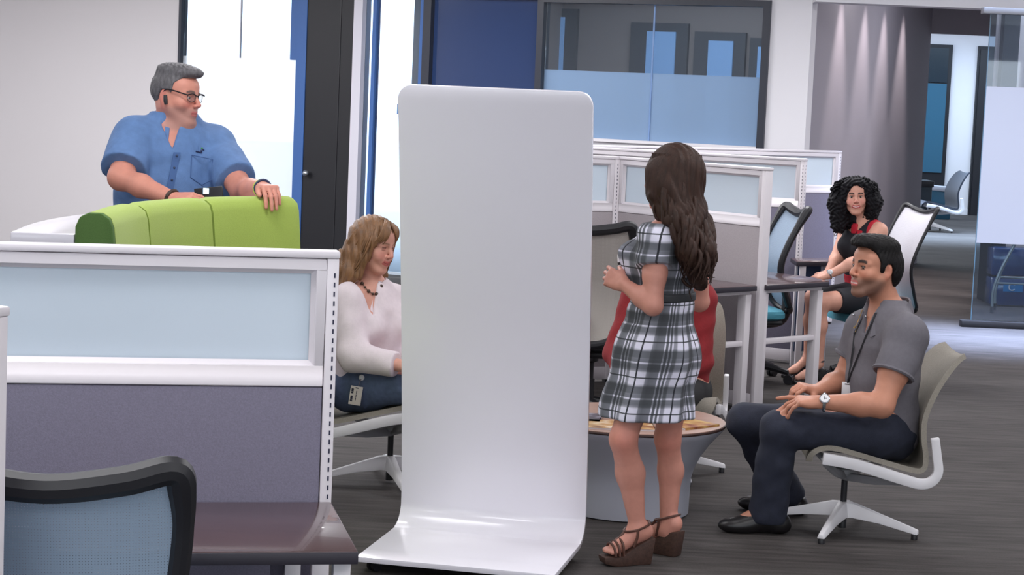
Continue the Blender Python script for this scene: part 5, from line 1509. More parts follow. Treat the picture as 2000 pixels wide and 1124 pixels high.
    D.secs('skirt', [wa, hp, hm, hm - UP * 0.06], lf, [(0.108, 0.088), (0.166, 0.140), (0.180, 0.160), (0.182, 0.164)], 0.04)
    hemz = V3(at(1258, 812, Y0))[2]
    axis_top, axis_bot = wa, hm
    def wr(X, Y, Z):
        t = np.clip((wa[2] - Z) / (wa[2] - hemz), 0, 1)
        cx = wa[0] + (hm[0] - wa[0]) * t; cy = wa[1] + (hm[1] - wa[1]) * t
        an = np.arctan2(Y - cy, X - cx)
        fold = 0.009 * t ** 1.2 * (np.sin(an * 7 + 1.2 * np.sin(Z * 6)) + 0.6 * np.sin(an * 11 + 2))
        up_ = 0.0030 * (np.sin(60 * (Z + 0.3 * X)) + np.sin(45 * (Z - 0.6 * X + 0.4 * Y))) * (Z > wa[2] - 0.1)
        return fold * (Z < wa[2]) + up_
    cuts = [plane((0, 0, hemz), (0, 0.0, -1)), plane(neck + UP * 0.012, unit(UP))]
    vq = surface(D, 0.0052, None, 0.009, cuts=cuts, wrinkle=wr)
    dress = skin_obj('dress', vq, 'plaid', e, base, it=2)
    me = dress.data; n = len(me.vertices); co = np.empty(n * 3, np.float32); me.vertices.foreach_get('co', co); co = co.reshape(-1, 3) + base.astype(np.float32)
    t = (wa[2] - co[:, 2]) / (wa[2] - hm[2])
    cx = wa[0] + (hm[0] - wa[0]) * t; cy = wa[1] + (hm[1] - wa[1]) * t
    an = np.arctan2(co[:, 1] - cy, -(co[:, 0] - cx)); an = np.where(an < -2.6, an + 2 * np.pi, an)
    u = an * (0.150 + 0.02 * np.clip(t, 0, 1)) + 0.3; v = co[:, 2] + 0.0
    at_ = me.attributes.new('plaid', 'FLOAT_VECTOR', 'POINT'); at_.data.foreach_set('vector', np.stack([u, v, 0 * u], 1).astype(np.float32).ravel())
    # belt
    bz = V3(at(1300, 577, Y0))[2]
    K = Body(); K.p = [q for q in D.p if q['tag'] in ('torso', 'skirt', 'bum')]
    vq = surface(K, 0.0055, None, 0.0145, cuts=[plane((0, 0, bz + 0.017), (0, 0, 1)), plane((0, 0, bz - 0.017), (0, 0, -1))]); skin_obj('belt', vq, 'belt_black', e, base)
    # ---- wedge sandals
    for (a, d, sdv, heel, ball, toe) in feet:
        o = a * np.array([1, 1, 0]) - base
        M = Matrix(((d[0], sdv[0], 0, o[0]), (d[1], sdv[1], 0, o[1]), (0, 0, 1, 0), (0, 0, 0, 1)))
        top = [(-0.066, 0.105), (-0.03, 0.098), (0.02, 0.074), (0.06, 0.050), (0.092, 0.038), (0.150, 0.038)]
        bot = [(-0.052, 0.0), (-0.02, 0.0), (0.02, 0.0), (0.06, 0.0), (0.10, 0.0), (0.143, 0.010)]
        wid = [0.030, 0.033, 0.034, 0.040, 0.043, 0.034]
        rg = [[M @ Vector((b_[0], -w * .92, b_[1])), M @ Vector((b_[0], w * .92, b_[1])), M @ Vector((t_[0], w, t_[1])), M @ Vector((t_[0], -w, t_[1]))] for t_, b_, w in zip(top, bot, wid)]
        sh = MB().loft(rg).build('sandal', 'wedge_cork', e, bevel=0.006)
        def strap(pts, w): MB().tube([M @ Vector(p) for p in pts], w, 6, smooth=4).build('strap', 'sandal_leather', sh, smooth=True)
        strap([(-0.045, 0, 0.165), (-0.030, -0.036, 0.160), (0.018, -0.040, 0.142), (0.052, -0.016, 0.132), (0.052, 0.016, 0.132), (0.018, 0.040, 0.142), (-0.030, 0.036, 0.160), (-0.045, 0, 0.165)], 0.0048)
        strap([(0.018, -0.040, 0.142), (0.020, -0.040, 0.110), (0.030, -0.036, 0.075)], 0.0055); strap([(0.018, 0.040, 0.142), (0.020, 0.040, 0.110), (0.030, 0.036, 0.075)], 0.0055)
        strap([(0.052, 0, 0.134), (0.072, 0, 0.110), (0.090, 0, 0.094)], 0.0055)
        for xx, zz in ((0.072, 0.102), (0.089, 0.093), (0.106, 0.086)):
            strap([(xx, -0.041, 0.042), (xx + 0.004, -0.034, zz - 0.015), (xx + 0.006, 0, zz), (xx + 0.004, 0.034, zz - 0.015), (xx, 0.041, 0.042)], 0.0055)
    # ---- long wavy hair
    HB = Body(); HB.p = [q for q in B.p if q['tag'] == 'cranium']
    bk = -fw
    h1, h2, h3, h4 = V3(at(1325, 375, 7.56)), V3(at(1342, 430, 7.52)), V3(at(1361, 490, 7.47)), V3(at(1362, 545, 7.47))
    HB.ell('h', H.P(-0.03, 0, 0.02), [0.105, 0.092, 0.112], H.ax, 0.02)
    HB.secs('h', [H.P(-0.05, 0, 0.02), h1, h2, h3, h4], lf, [(0.086, 0.075), (0.098, 0.070), (0.104, 0.062), (0.088, 0.048), (0.044, 0.030)], 0.04)
    for sg in (1, -1): HB.chain('h', [H.P(0.02, sg * 0.078, 0.03), H.P(0.01, sg * 0.084, -0.06), H.P(-0.02, sg * 0.085, -0.13)], [0.030, 0.032, 0.026], 0.03)
    def hw(X, Y, Z):
        q = X * lf[0] + Y * lf[1] + 0 * Z; g = X * fw[0] + Y * fw[1]
        lowf = np.clip((H.c[2] + 0.02 - Z) / 0.25, 0, 1)
        return 0.0035 * np.sin(230 * q + 60 * g + 5 * np.sin(16 * Z)) * 0.8 + 0.012 * lowf * np.sin(52 * q + 3.2 * np.sin(19 * Z) + 30 * g)
    def faceopen(X, Y, Z):
        F, L, U = H.loc(X, Y, Z); return np.minimum(np.minimum(F - 0.078, 0.055 - np.abs(L)), 0.075 - U) * 0.8
    vq = surface(HB, 0.0055, None, 0.006, cuts=[faceopen], wrinkle=hw); hair = skin_obj('hair', vq, 'hair_brown', e, base, it=1)
    rng = random.Random(5); mb = MB()
    path = [V3(H.P(-0.03, 0, 0.10)), h1, h2, h3, h4 - UP * 0.01]; wds = [(0.075, 0.09), (0.100, 0.072), (0.105, 0.062), (0.090, 0.050), (0.055, 0.036)]
    for i in range(150):
        th = rng.uniform(-2.5, 2.5); k = rng.uniform(0.9, 1.04); sh_ = rng.uniform(-.15, .15); end = rng.uniform(0.72, 1.0)
        ctrl = []
        for j, (p, w) in enumerate(zip(path, wds)):
            a = th + sh_ * j
            ctrl.append(Vector(p + lf * math.sin(a) * w[0] * k + bk * math.cos(a) * w[1] * k - UP * (0.03 * rng.random() if j == 4 else 0) - base))
        P_ = wavy(None, ctrl, 36, 0.002, rng.uniform(0.012, 0.025), rng.uniform(2.4, 3.8), rng.uniform(0, 6.28), rng)
        P_ = P_[:max(10, int(len(P_) * end))]; r0 = rng.uniform(0.0045, 0.0085)
        mb.tube(P_, [r0 * (0.7 + 0.5 * math.sin(math.pi * q / (len(P_) - 1))) * (1 - 0.75 * max(0, q / (len(P_) - 1) - 0.75) / 0.25) for q in range(len(P_))], 6)
    for i in range(34):                                   # thick ringlets over the shoulders and back
        th = rng.uniform(-2.0, 2.0); j0 = rng.choice((0, 1, 1)); k = rng.uniform(0.98, 1.10); dr = rng.uniform(-0.25, 0.25)
        ctrl = []
        for j in range(j0, 5):
            p, w = path[j], wds[j]; a = th + dr * (j - j0)
            ctrl.append(Vector(p + lf * math.sin(a) * w[0] * k + bk * math.cos(a) * w[1] * k - base))
        P_ = wavy(None, ctrl, 40, 0.004, rng.uniform(0.018, 0.028), rng.uniform(1.6, 2.6), rng.uniform(0, 6.28), rng)
        P_ = P_[:int(len(P_) * rng.uniform(0.7, 1.0))]; r0 = rng.uniform(0.009, 0.014); m_ = len(P_) - 1
        mb.tube(P_, [r0 * (0.35 + 0.65 * min(1, q / m_ * 3)) * (1 - 0.8 * max(0, q / m_ - 0.7) / 0.3) for q in range(m_ + 1)], 7)
    # flyaway curl ends on the far side
    for (x, y) in ((1392, 470), (1386, 440), (1384, 520), (1352, 562), (1290, 418)):
        c = at(x, y, 7.5) - Vector(base); a0 = rng.uniform(0, 6)
        mb.tube([c + Vector((-0.030 + 0.006 * t, 0, 0.045 - 0.012 * t)) + Vector((math.cos(a0 + t * 1.1) * 0.014, math.sin(a0 + t) * 0.010, math.sin(a0 + t * 1.1) * 0.014)) for t in range(8)], [0.006, 0.0065, 0.006, 0.0055, 0.005, 0.004, 0.003, 0.001], 6, smooth=3)
    mb.build('hair_locks', 'hair_brown', hair, smooth=True, auto=80)
    # ---- marker pen held upright between the hands
    p0, p1 = V3(at(1214, 548, 7.60)), V3(at(1209, 497, 7.60))
    mk = empty('marker_pen', tuple(p0), label='white whiteboard marker with black tip held by the plaid dress woman', cat='marker')
    d = Vector(p1 - p0)
    mat('marker_white', (232, 230, 232), 0.35)
    MB().tube([(0, 0, 0), d * 0.62], 0.0075, 12).build('marker_body', 'marker_white', mk, smooth=True)
    MB().tube([d * 0.60, d * 0.70], 0.0083, 12).build('marker_ring', 'black_plastic', mk, smooth=True)
    MB().tube([d * 0.70, d * 0.9, d], [0.0082, 0.0075, 0.0055], 12).build('marker_cap', 'marker_white', mk, smooth=True)
woman_plaid()

# ================================================================== SEATED MAN, GREY POLO
mat('polo_grey', (104, 101, 108), 0.9, var=(60, 0.07), bump=(420, 0.2))
mat('jeans_navy', (36, 40, 56), 0.85, var=(40, 0.15), bump=(260, 0.2))
mat('shoe_black', (26, 24, 26), 0.35); mat('lanyard', (30, 30, 36), 0.6); mat('card_white', (226, 226, 230), 0.4); mat('gold', (210, 170, 90), 0.3, metal=0.8)
mat('watch_face', (232, 232, 236), 0.2)
def shoe(name, a, d, mname, parent, base, L=0.27, w=0.045, sole=0.012):
    """loafer: ankle point a above the floor, toe direction d"""
    d = unit((d[0], d[1], 0)); sd = np.array([-d[1], d[0], 0]); S = Body(); z0 = np.array([a[0], a[1], 0])
    S.cap('s', z0 - d * 0.055 + UP * 0.052, z0 + d * 0.02 + UP * 0.050, 0.038, 0.040, 0.03)
    S.ell('s', z0 + d * 0.115 + UP * 0.030, [0.095, w, 0.036], [d, sd, UP], 0.03)
    S.ell('s', z0 - d * 0.045 + UP * 0.030, [0.055, 0.036, 0.034], [d, sd, UP], 0.03)
    S.ell('s', z0 + d * 0.05 + UP * 0.052, [0.075, 0.036, 0.032], [d, sd, UP], 0.03)
    S.ell('o', z0 + d * 0.03 + UP * 0.105, [0.075, 0.030, 0.030], [d, sd, UP], 0.01, True)
    vq = surface(S, 0.005, None, 0.0, cuts=[plane((0, 0, 0.002), (0, 0, -1))])
    return skin_obj(name, vq, mname, parent, base)
def man_polo():
    base = V3((CH_D.x, CH_D.y, 0)); Yc = CH_D.y
    e = empty('person', tuple(base), label='seated man in a grey polo shirt and dark jeans wearing a silver watch', cat='person')
    B = Body()
    fw = unit((-0.90, -0.42, 0)); lf = np.array([-fw[1], fw[0], 0])
    H = Head(at(1707, 526, Yc - 0.04), (-0.87, -0.47, 0.06), (0.04, 0, 1), 0.985, 1.03)
    neck = V3(at(1735, 606, Yc))
    add_head(B, H, True, mouth_open=0.8); add_neck(B, H, neck, 0.057, -0.026)
    sL, sR = V3(at(1772, 656, Yc - 0.20)), V3(at(1690, 645, Yc + 0.14))
    ch, be, wa, hip = V3(at(1733, 672, Yc)), V3(at(1722, 745, Yc)), V3(at(1722, 800, Yc)), V3(at(1727, 842, Yc))
    B.secs('torso', [neck - UP * 0.05, ch, be, wa, hip], lf, [(0.11, 0.08), (0.175, 0.112), (0.165, 0.112), (0.16, 0.115), (0.165, 0.12)], 0.05)
    for q in (sL, sR): B.chain('shoulder', [neck - UP * 0.03, q], [0.058, 0.068], 0.05)
    eL, wL = V3(at(1722, 793, Yc - 0.30)), V3(at(1604, 786, Yc - 0.27))
    eR, wR = V3(at(1648, 742, Yc + 0.16)), V3(at(1597, 764, Yc - 0.02))
    B.chain('uarm', [sL, sL * .5 + eL * .5, eL], [0.066, 0.059, 0.047], 0.035); B.chain('farm', [eL, eL * .65 + wL * .35, wL], [0.046, 0.046, 0.029], 0.03)
    B.chain('uarm', [sR, eR], [0.064, 0.046], 0.035); B.chain('farm', [eR, eR * .6 + wR * .4, wR], [0.045, 0.044, 0.029], 0.03)
    kL = V3(at(1560, 785, Yc - 0.25)); kR = V3(at(1566, 757, Yc - 0.06))
    add_hand(B, wL, kL - wL, (0, 0.15, -1), (0, 1, 0.25), 1.04, curl=((0.05, 0.12, 0.05), (0.45, 0.35, 0.2), (0.5, 0.4, 0.2), (0.55, 0.4, 0.2)), spread=0.10, thumb=(0.55, 0.35))
    add_hand(B, wR, kR - wR, (0.1, 0.1, -1), (0.2, -1, -0.1), 1.02, curl=((0.7, 0.8, 0.4), (0.7, 0.8, 0.4), (0.75, 0.85, 0.4), (0.75, 0.85, 0.4)), spread=0.06, thumb=(0.7, 0.5))
    hL, nL, aL = V3(at(1722, 842, Yc - 0.12)), V3(at(1522, 838, Yc - 0.20)), V3(at(1500, 1000, Yc - 0.12))
    hR, nR, aR = V3(at(1728, 838, Yc + 0.12)), V3(at(1455, 824, Yc + 0.12)), V3(at(1535, 962, Yc + 0.30))
    aL[2] = max(aL[2], 0.10); aR[2] = max(aR[2], 0.10)
    for (h0, n0, a0) in ((hL, nL, aL), (hR, nR, aR)):
        c0 = n0 * .65 + a0 * .35
        B.chain('leg', [h0, n0], [0.098, 0.066], 0.04); B.chain('leg', [n0, c0, a0], [0.062, 0.058, 0.040], 0.03)
    dL, dR = unit((-1, -0.10, 0)), unit((-0.95, 0.25, 0))
    B.chain('foot', [aL, aL - UP * 0.045 + dL * 0.10], [0.036, 0.026], 0.03); B.chain('foot', [aR, aR - UP * 0.045 + dR * 0.10], [0.036, 0.026], 0.03)
    fine = [(H.c - 0.16, H.c + 0.16, 0.0036), (np.minimum(kL, kR) - 0.13, np.maximum(wL, wR) + 0.06, 0.0042)]
    col = face_color(H, (190, 132, 108), lips=(196, 96, 92), brow=(40, 30, 28), beard=(96, 74, 64), beard_amt=0.62, blush=(200, 116, 94), teeth=True, brow_th=0.0075, liner=(70, 48, 42))
    skin_obj('body', surface(B, 0.007, fine=fine), 'skin', e, base, col)
    add_eyes(H, e, base, (52, 36, 28), (1, 0.15, 0.1))
    X = Body()
    X.ell('cranium', H.P(0.062, 0, 0.108), [0.045, 0.052, 0.024], H.ax, 0.03); X.ell('cranium', H.P(0.080, 0.008, 0.112), [0.024, 0.040, 0.020], H.ax, 0.02); X.ell('cranium', H.P(-0.01, 0, 0.106), [0.08, 0.066, 0.03], H.ax, 0.03)
    X.ell('cranium', H.P(-0.07, 0, 0.0), [0.045, 0.066, 0.075], H.ax, 0.03)
    hair_cap(B, H, 'hair_black', e, base, [(-0.2, -0.100), (-0.075, -0.090), (-0.045, -0.020), (-0.030, 0.028), (0.000, 0.030), (0.004, -0.012), (0.020, -0.012), (0.026, 0.035), (0.045, 0.070), (0.07, 0.090), (0.2, 0.094)], 0.010, 0.0045, extra=X)
    # polo shirt
    S = Body(); S.p = [q for q in B.p if q['tag'] in ('torso', 'shoulder', 'neck')]
    S.sleeve(sL, eL, 0.56, 0.074, 0.072, 0.035); S.sleeve(sR, eR, 0.56, 0.072, 0.068, 0.035)
    vb = V3(at(1672, 655, Yc - 0.12))
    wr = waves(0.0036, [((0.6, 0.3, -1), 8, 0), ((-1, 0.3, -0.6), 7, 1), ((0.2, 1, 0.8), 9, 2)])
    vq = surface(S, 0.0062, None, 0.011, cuts=[plane(neck + UP * 0.05, UP), neck_hole(neck, 0.070, -0.005, fw, 0.5), vneck_cut(neck + fw * 0.10 - UP * 0.105, fw, lf, 0.34, 0.07), plane(hip - UP * 0.07, -UP)], wrinkle=wr)
    shirt = skin_obj('polo_shirt', vq, 'polo_grey', e, base, it=2)
    for (s0, e0, r) in ((sL, eL, 0.082), (sR, eR, 0.079)):
        p = s0 + (e0 - s0) * 0.545; ring_band(p, e0 - s0, r - 0.001, 'polo_grey', 0.009, shirt, base, 'sleeve_cuff')
    collar_leaves(e, base, neck + fw * 0.004, fw, lf, 0.086, 'polo_grey', drop=0.045, hgt=0.052, fall=0.046, slope=0.070, sweep=154)
    # jeans, belt line hidden under the shirt
    J = Body(); J.p = [q for q in B.p if q['tag'] == 'leg']
    for (n0, a0) in ((nL, aL), (nR, aR)): J.chain('leg', [n0 * .55 + a0 * .45, a0 - UP * 0.015], [0.066, 0.070], 0.03)
    J.sec('seat', hip - UP * 0.01, hip + fw * 0.08 - UP * 0.01, lf, (0.165, 0.11), (0.15, 0.10), 0.05)
    def jw(X, Y, Z): return waves(0.0036, [((1, 0.2, 0.5), 12, 0), ((0.6, 0.4, 1), 10, 2), ((-0.7, 0.1, 1), 14, 1)])(X, Y, Z)
    vq = surface(J, 0.0065, None, 0.011, cuts=[plane((0, 0, 0.045), (0, 0, -1)), plane(hip + UP * 0.10, UP)], wrinkle=jw); skin_obj('jeans', vq, 'jeans_navy', e, base, it=2)
    for (a0, d0) in ((aL, dL), (aR, dR)):
        sh = shoe('shoe', a0, d0, 'shoe_black', e, base)
        sd = np.array([-d0[1], d0[0], 0]); z0 = np.array([a0[0], a0[1], 0]) - base
        MB().tube([Vector(z0 + d0 * 0.085 + sd * 0.030 + UP * 0.068), Vector(z0 + d0 * 0.088 + UP * 0.082), Vector(z0 + d0 * 0.085 - sd * 0.030 + UP * 0.068)], 0.0028, 6, smooth=3).build('bit', 'steel', sh, smooth=True)
        for q in (0.016, -0.016): MB().tube([Vector(z0 + d0 * 0.070 + sd * q + UP * 0.080), Vector(z0 + d0 * 0.102 + sd * q + UP * 0.074)], 0.0028, 6).build('bit', 'steel', sh, smooth=True)
    # watch
    ax = unit(wL - eL); wp = wL - ax * 0.012
    wt_ = ring_band(wp, ax, 0.0335, 'steel', 0.0075, e, base, 'watch_bracelet')
    toc = unit(np.array([0, 0, CAMH]) - wp); toc = unit(toc - ax * (toc @ ax)); toc = unit(toc + UP * 0.5)
    Mw = Matrix.Translation(Vector(wp + toc * 0.034 - base)) @ Vector(toc).to_track_quat('Z', 'Y').to_matrix().to_4x4()
    wc = MB().lathe([(0.019, -0.005), (0.0215, -0.003), (0.0215, 0.004), (0.0185, 0.006), (0.018, 0.005)], seg=24, M=Mw).build('watch_case', 'steel', wt_, smooth=True)
    MB().lathe([(0.0001, 0.0055), (0.0175, 0.0055), (0.0175, 0.0058), (0.0001, 0.0058)], seg=24, M=Mw).build('watch_dial', 'watch_face', wt_)
    MB().box(-0.0008, 0.0008, 0, 0.012, 0.0058, 0.0066, Mw).box(0, 0.009, -0.0008, 0.0008, 0.0058, 0.0066, Mw).build('watch_hand', 'black_plastic', wt_)
    # lanyard with badge, pendant
    f = caster_on(shirt, base)
    la = [f(x, y, 0.004) for x, y in ((1712, 612), (1705, 630), (1694, 655), (1682, 685), (1670, 715), (1661, 738), (1658, 748))]
    la = [p for p in la if p is not None]
    lb = [f(x, y, 0.004) for x, y in ((1671, 650), (1668, 680), (1664, 710), (1659, 740), (1658, 748))]
    lb = [p for p in lb if p is not None]
    if len(la) > 3: ln = MB().strip(la, (0.9, -0.3, 0.3), 0.010, 0.003).build('lanyard', 'lanyard', e)
    if len(lb) > 2: MB().strip(lb, (0.9, -0.3, 0.3), 0.009, 0.003).build('lanyard', 'lanyard', e)
    q = f(1658, 752, 0.008)
    if q is not None:
        Mb = Matrix.Translation(q) @ Matrix.Rotation(math.radians(-20), 4, 'Z')
        bd = MB().box(-0.022, 0.022, -0.0015, 0.0015, -0.052, 0.012, Mb).build('badge', 'card_white', e, bevel=0.001)
        MB().box(-0.010, 0.010, -0.0025, -0.0015, 0.002, 0.006, Mb).build('badge_slot', 'black_plastic', bd)
    q = f(1673, 642, 0.006)
    nk = [f(1686, 606, 0.004), f(1680, 622, 0.004), q]
    nk = [p for p in nk if p is not None]
    if len(nk) > 1: MB().tube(nk, 0.0016, 5).build('chain', 'gold', e)
    if q is not None: MB().box(q.x - .003, q.x + .003, q.y - .004, q.y, q.z - .018, q.z + .010).box(q.x - .009, q.x + .009, q.y - .004, q.y, q.z - .001, q.z + .004).build('pendant', 'gold', e)
    for (x, y) in ((1691, 619), (1669, 617)):
        q = f(x, y, 0.006)
        if q is not None: MB().ball(q, 0.005, 8, 6).build('collar_clip', 'steel', e, smooth=True)
man_polo()

# ================================================================== SEATED WOMAN, WHITE BLOUSE
mat('blouse_white', (226, 214, 220), 0.8, var=(50, 0.04), bump=(200, 0.15))
mat('jeans_blue', (86, 100, 130), 0.85, var=(40, 0.15), bump=(260, 0.2)); mat('beads', (70, 52, 40), 0.3); mat('badge_cream', (214, 206, 196), 0.5); mat('ink', (40, 42, 60), 0.6)
def woman_blouse():
    base = V3((CH_C.x, CH_C.y, 0)); Yc = CH_C.y
    e = empty('person', tuple(base), label='seated woman in a white blouse and jeans with straight light brown hair', cat='person')
    B = Body()
    fw = unit((0.66, -0.75, 0)); lf = np.array([-fw[1], fw[0], 0])
    H = Head(at(731, 479, Yc - 0.03), (0.80, -0.55, -0.20), (0.10, 0.0, 1), 0.96)
    neck = V3(at(722, 556, Yc))
    add_head(B, H, False, smile=1.0); add_neck(B, H, neck, 0.048)
    sR, sL = V3(at(682, 586, Yc - 0.12)), V3(at(770, 588, Yc + 0.12))
    ch, be, wa, hip = V3(at(727, 606, Yc)), V3(at(724, 660, Yc)), V3(at(715, 715, Yc)), V3(at(708, 752, Yc))
    B.secs('torso', [neck - UP * 0.04, ch, be, wa, hip], lf, [(0.10, 0.07), (0.150, 0.095), (0.145, 0.105), (0.145, 0.11), (0.165, 0.125)], 0.05)
    for sg in (1, -1): B.ell('bust', ch * .45 + be * .55 + fw * 0.075 + lf * sg * 0.07, [0.065, 0.062, 0.064], [fw, lf, UP], 0.04)
    for q in (sR, sL): B.chain('shoulder', [neck - UP * 0.03, q], [0.048, 0.058], 0.05)
    eR, wR = V3(at(690, 696, Yc - 0.22)), V3(at(778, 714, Yc - 0.30)); eL, wL = V3(at(812, 690, Yc + 0.10)), V3(at(806, 716, Yc - 0.16))
    B.chain('uarm', [sR, eR], [0.056, 0.045], 0.035); B.chain('farm', [eR, wR], [0.044, 0.028], 0.03); B.chain('uarm', [sL, eL], [0.056, 0.045], 0.035); B.chain('farm', [eL, wL], [0.044, 0.028], 0.03)
    add_hand(B, wR, (0.95, 0.1, -0.1), (0, 0.3, -1), (0, 1, 0.3), 0.95, curl=(0.3, 0.35, 0.4, 0.4), thumb=(0.5, 0.2))
    add_hand(B, wL, (0.5, -0.85, -0.1), (-0.2, -0.2, -1), (-0.8, -0.4, 0.1), 0.95, curl=(0.3, 0.35, 0.4, 0.4), thumb=(0.5, 0.2))
    hR, nR, aR = hip - lf * 0.08 + UP * -0.005, V3(at(868, 752, Yc - 0.30)), V3(at(872, 920, Yc - 0.30)); hL, nL, aL = hip + lf * 0.08, V3(at(890, 748, Yc - 0.10)), V3(at(905, 905, Yc - 0.06))
    aR[2] = aL[2] = 0.10
    for (h0, n0, a0) in ((hR, nR, aR), (hL, nL, aL)):
        B.chain('leg', [h0, n0], [0.092, 0.062], 0.04); B.chain('leg', [n0, n0 * .65 + a0 * .35, a0], [0.058, 0.054, 0.036], 0.03)
    d0 = unit((0.9, -0.4, 0))
    for a0 in (aR, aL): B.chain('foot', [a0, a0 - UP * 0.045 + d0 * 0.10], [0.033, 0.024], 0.03)
    fine = [(H.c - 0.16, H.c + 0.16, 0.0038), (wR - 0.08, wR + 0.20, 0.0046)]
    col = face_color(H, (212, 156, 138), lips=(186, 96, 92), brow=(140, 104, 84), blush=(208, 116, 106), smile=1.0, liner=(110, 70, 60), brow_th=0.0045)
    # closed, smiling eyes: fuller lids
    for sg in (1, -1): B.ell('lid', H.P(0.0735, sg * 0.0315, 0.005), [0.0125 * .96] * 3, H.ax, 0.004)
    body = skin_obj('body', surface(B, 0.007, fine=fine), 'skin', e, base, col)
    # blouse with deep V and long sleeves
    S = Body(); S.p = [q for q in B.p if q['tag'] in ('torso', 'shoulder', 'neck', 'bust')]
    for (s0, e0, w0) in ((sR, eR, wR), (sL, eL, wL)):
        cl = w0 - unit(w0 - e0) * 0.012
        S.chain('slv', [s0, e0], [0.064, 0.056], 0.035); S.chain('slv', [e0, w0 + unit(w0 - e0) * 0.05], [0.058, 0.043], 0.03, clip=[(cl, unit(w0 - e0))])
    vbot = V3(at(743, 622, Yc - 0.18))
    wr = waves(0.0048, [((0.4, 0.2, -1), 9, 0), ((1, 0.2, -0.5), 8, 1), ((-0.6, 0.3, 1), 11, 2), ((0.9, 0.1, 0.9), 10, 4)])
    vq = surface(S, 0.006, None, 0.010, cuts=[plane(neck + UP * 0.03, UP), neck_hole(neck, 0.068, -0.01, fw, 0.5), vneck_cut(vbot, fw, lf, 0.40, 0.16, 0.0), plane(hip - UP * 0.045, -UP)], wrinkle=wr)
    bl = skin_obj('blouse', vq, 'blouse_white', e, base, it=2)
    ring_band(wR - unit(wR - eR) * 0.03, wR - eR, 0.043, 'blouse_white', 0.007, bl, base, 'cuff')
    collar_leaves(e, base, neck + fw * 0.004, fw, lf, 0.072, 'blouse_white', drop=0.05, hgt=0.035, fall=0.040, slope=0.06)
    # camisole edge inside the opening
    TB = Body(); TB.p = [q for q in B.p if q['tag'] in ('torso', 'bust')]
    vq = surface(TB, 0.007, None, 0.004, cuts=[plane(V3(at(743, 618, Yc - 0.18)), UP), plane(be, -UP)]); skin_obj('camisole', vq, 'blouse_white', e, base)
    J = Body(); J.p = [q for q in B.p if q['tag'] == 'leg']; J.sec('seat', hip, hip + fw * 0.05, lf, (0.165, 0.115), (0.15, 0.105), 0.05)
    vq = surface(J, 0.007, None, 0.010, cuts=[plane((0, 0, 0.05), (0, 0, -1)), plane(hip + UP * 0.09, UP)], wrinkle=waves(0.0034, [((1, 0.2, 0.5), 12, 0), ((0.6, 0.4, 1), 10, 2)])); jn = skin_obj('jeans', vq, 'jeans_blue', e, base, it=2)
    for a0 in (aR, aL): shoe('shoe', a0, d0, 'shoe_black', e, base)
    # hair: straight to the shoulders with a fringe
    HB = Body(); HB.p = [q for q in B.p if q['tag'] == 'cranium']
    HB.ell('h', H.P(-0.022, 0, 0.03), [0.104, 0.090, 0.100], H.ax, 0.02)
    for sg in (1, -1):
        HB.secs('h', [H.P(0.0, sg * 0.070, 0.04), H.P(-0.02, sg * 0.085, -0.05), H.P(-0.035, sg * 0.100, -0.135), H.P(-0.05, sg * 0.115, -0.195)], H.f, [(0.055, 0.020), (0.060, 0.026), (0.062, 0.030), (0.045, 0.018)], 0.03)
    HB.secs('h', [H.P(-0.07, 0, 0.03), H.P(-0.085, 0, -0.08), H.P(-0.095, 0, -0.17)], H.l, [(0.075, 0.04), (0.095, 0.04), (0.09, 0.028)], 0.04)
    def face_cut(X, Y, Z):
        F, L, U = H.loc(X, Y, Z); return np.minimum(np.minimum(F - 0.030 - 0.25 * np.maximum(0, -U - 0.03), 0.066 - np.abs(L)), 0.078 - 0.3 * np.abs(L) - U) * 0.8
    def hw(X, Y, Z):
        F, L, U = H.loc(X, Y, Z); return 0.0034 * np.sin(190 * L + 150 * F + 4 * np.sin(12 * U)) + 0.004 * np.clip((-U) / 0.1, 0, 1) * np.sin(70 * F + 50 * L)
    vq = surface(HB, 0.0052, None, 0.003, cuts=[face_cut], wrinkle=hw); hair = skin_obj('hair', vq, 'hair_blond', e, base, it=1)
    rng = random.Random(9); mb = MB()
    for i in range(90):
        sg = rng.choice((-1, -1, 1)); a = rng.uniform(-0.07, 0.045); k = rng.uniform(0.98, 1.10); dn = rng.uniform(-0.14, -0.205)
        ctrl = [Vector(H.P(rng.uniform(-0.04, 0.03), sg * 0.012, 0.132) - base), Vector(H.P(a * .8, sg * 0.080 * k, 0.06) - base), Vector(H.P(a - 0.01, sg * 0.100 * k, -0.05) - base), Vector(H.P(a - 0.035, sg * (0.115 + 0.01 * rng.random()) * k, dn) - base)]
        P_ = wavy(None, ctrl, 24, 0.001, 0.005, rng.uniform(0.6, 1.6), rng.uniform(0, 6), rng); r0 = rng.uniform(0.004, 0.007)
        mb.tube(P_, [r0 * (1 - 0.85 * (q / (len(P_) - 1)) ** 3) for q in range(len(P_))], 6)
    for i in range(26):
        t = i / 25; sd_ = -1 if i % 3 else 1; l1 = sd_ * (0.012 + 0.040 * t); l2 = sd_ * (0.030 + 0.040 * t)
        mb.tube([Vector(H.P(0.020 + 0.03 * rng.random(), 0.006 * sd_, 0.128) - base), Vector(H.P(0.074 - 3 * l1 * l1, l1, 0.105) - base), Vector(H.P(0.096 - 5 * l2 * l2, l2, 0.068) - base), Vector(H.P(0.088 - 6 * l2 * l2, l2 + sd_ * 0.012, 0.036 + rng.uniform(-.012, .006)) - base)], [0.006, 0.0065, 0.005, 0.001], 6, smooth=4)
    mb.build('hair_locks', 'hair_blond', hair, smooth=True, auto=80)
    # bead necklace
    f = caster_on(body, base)
    pts = [f(x, y, 0.006) for x, y in ((707, 556), (712, 563), (719, 570), (727, 575), (734, 575), (740, 570), (743, 560))]
    pts = [p for p in pts if p is not None]
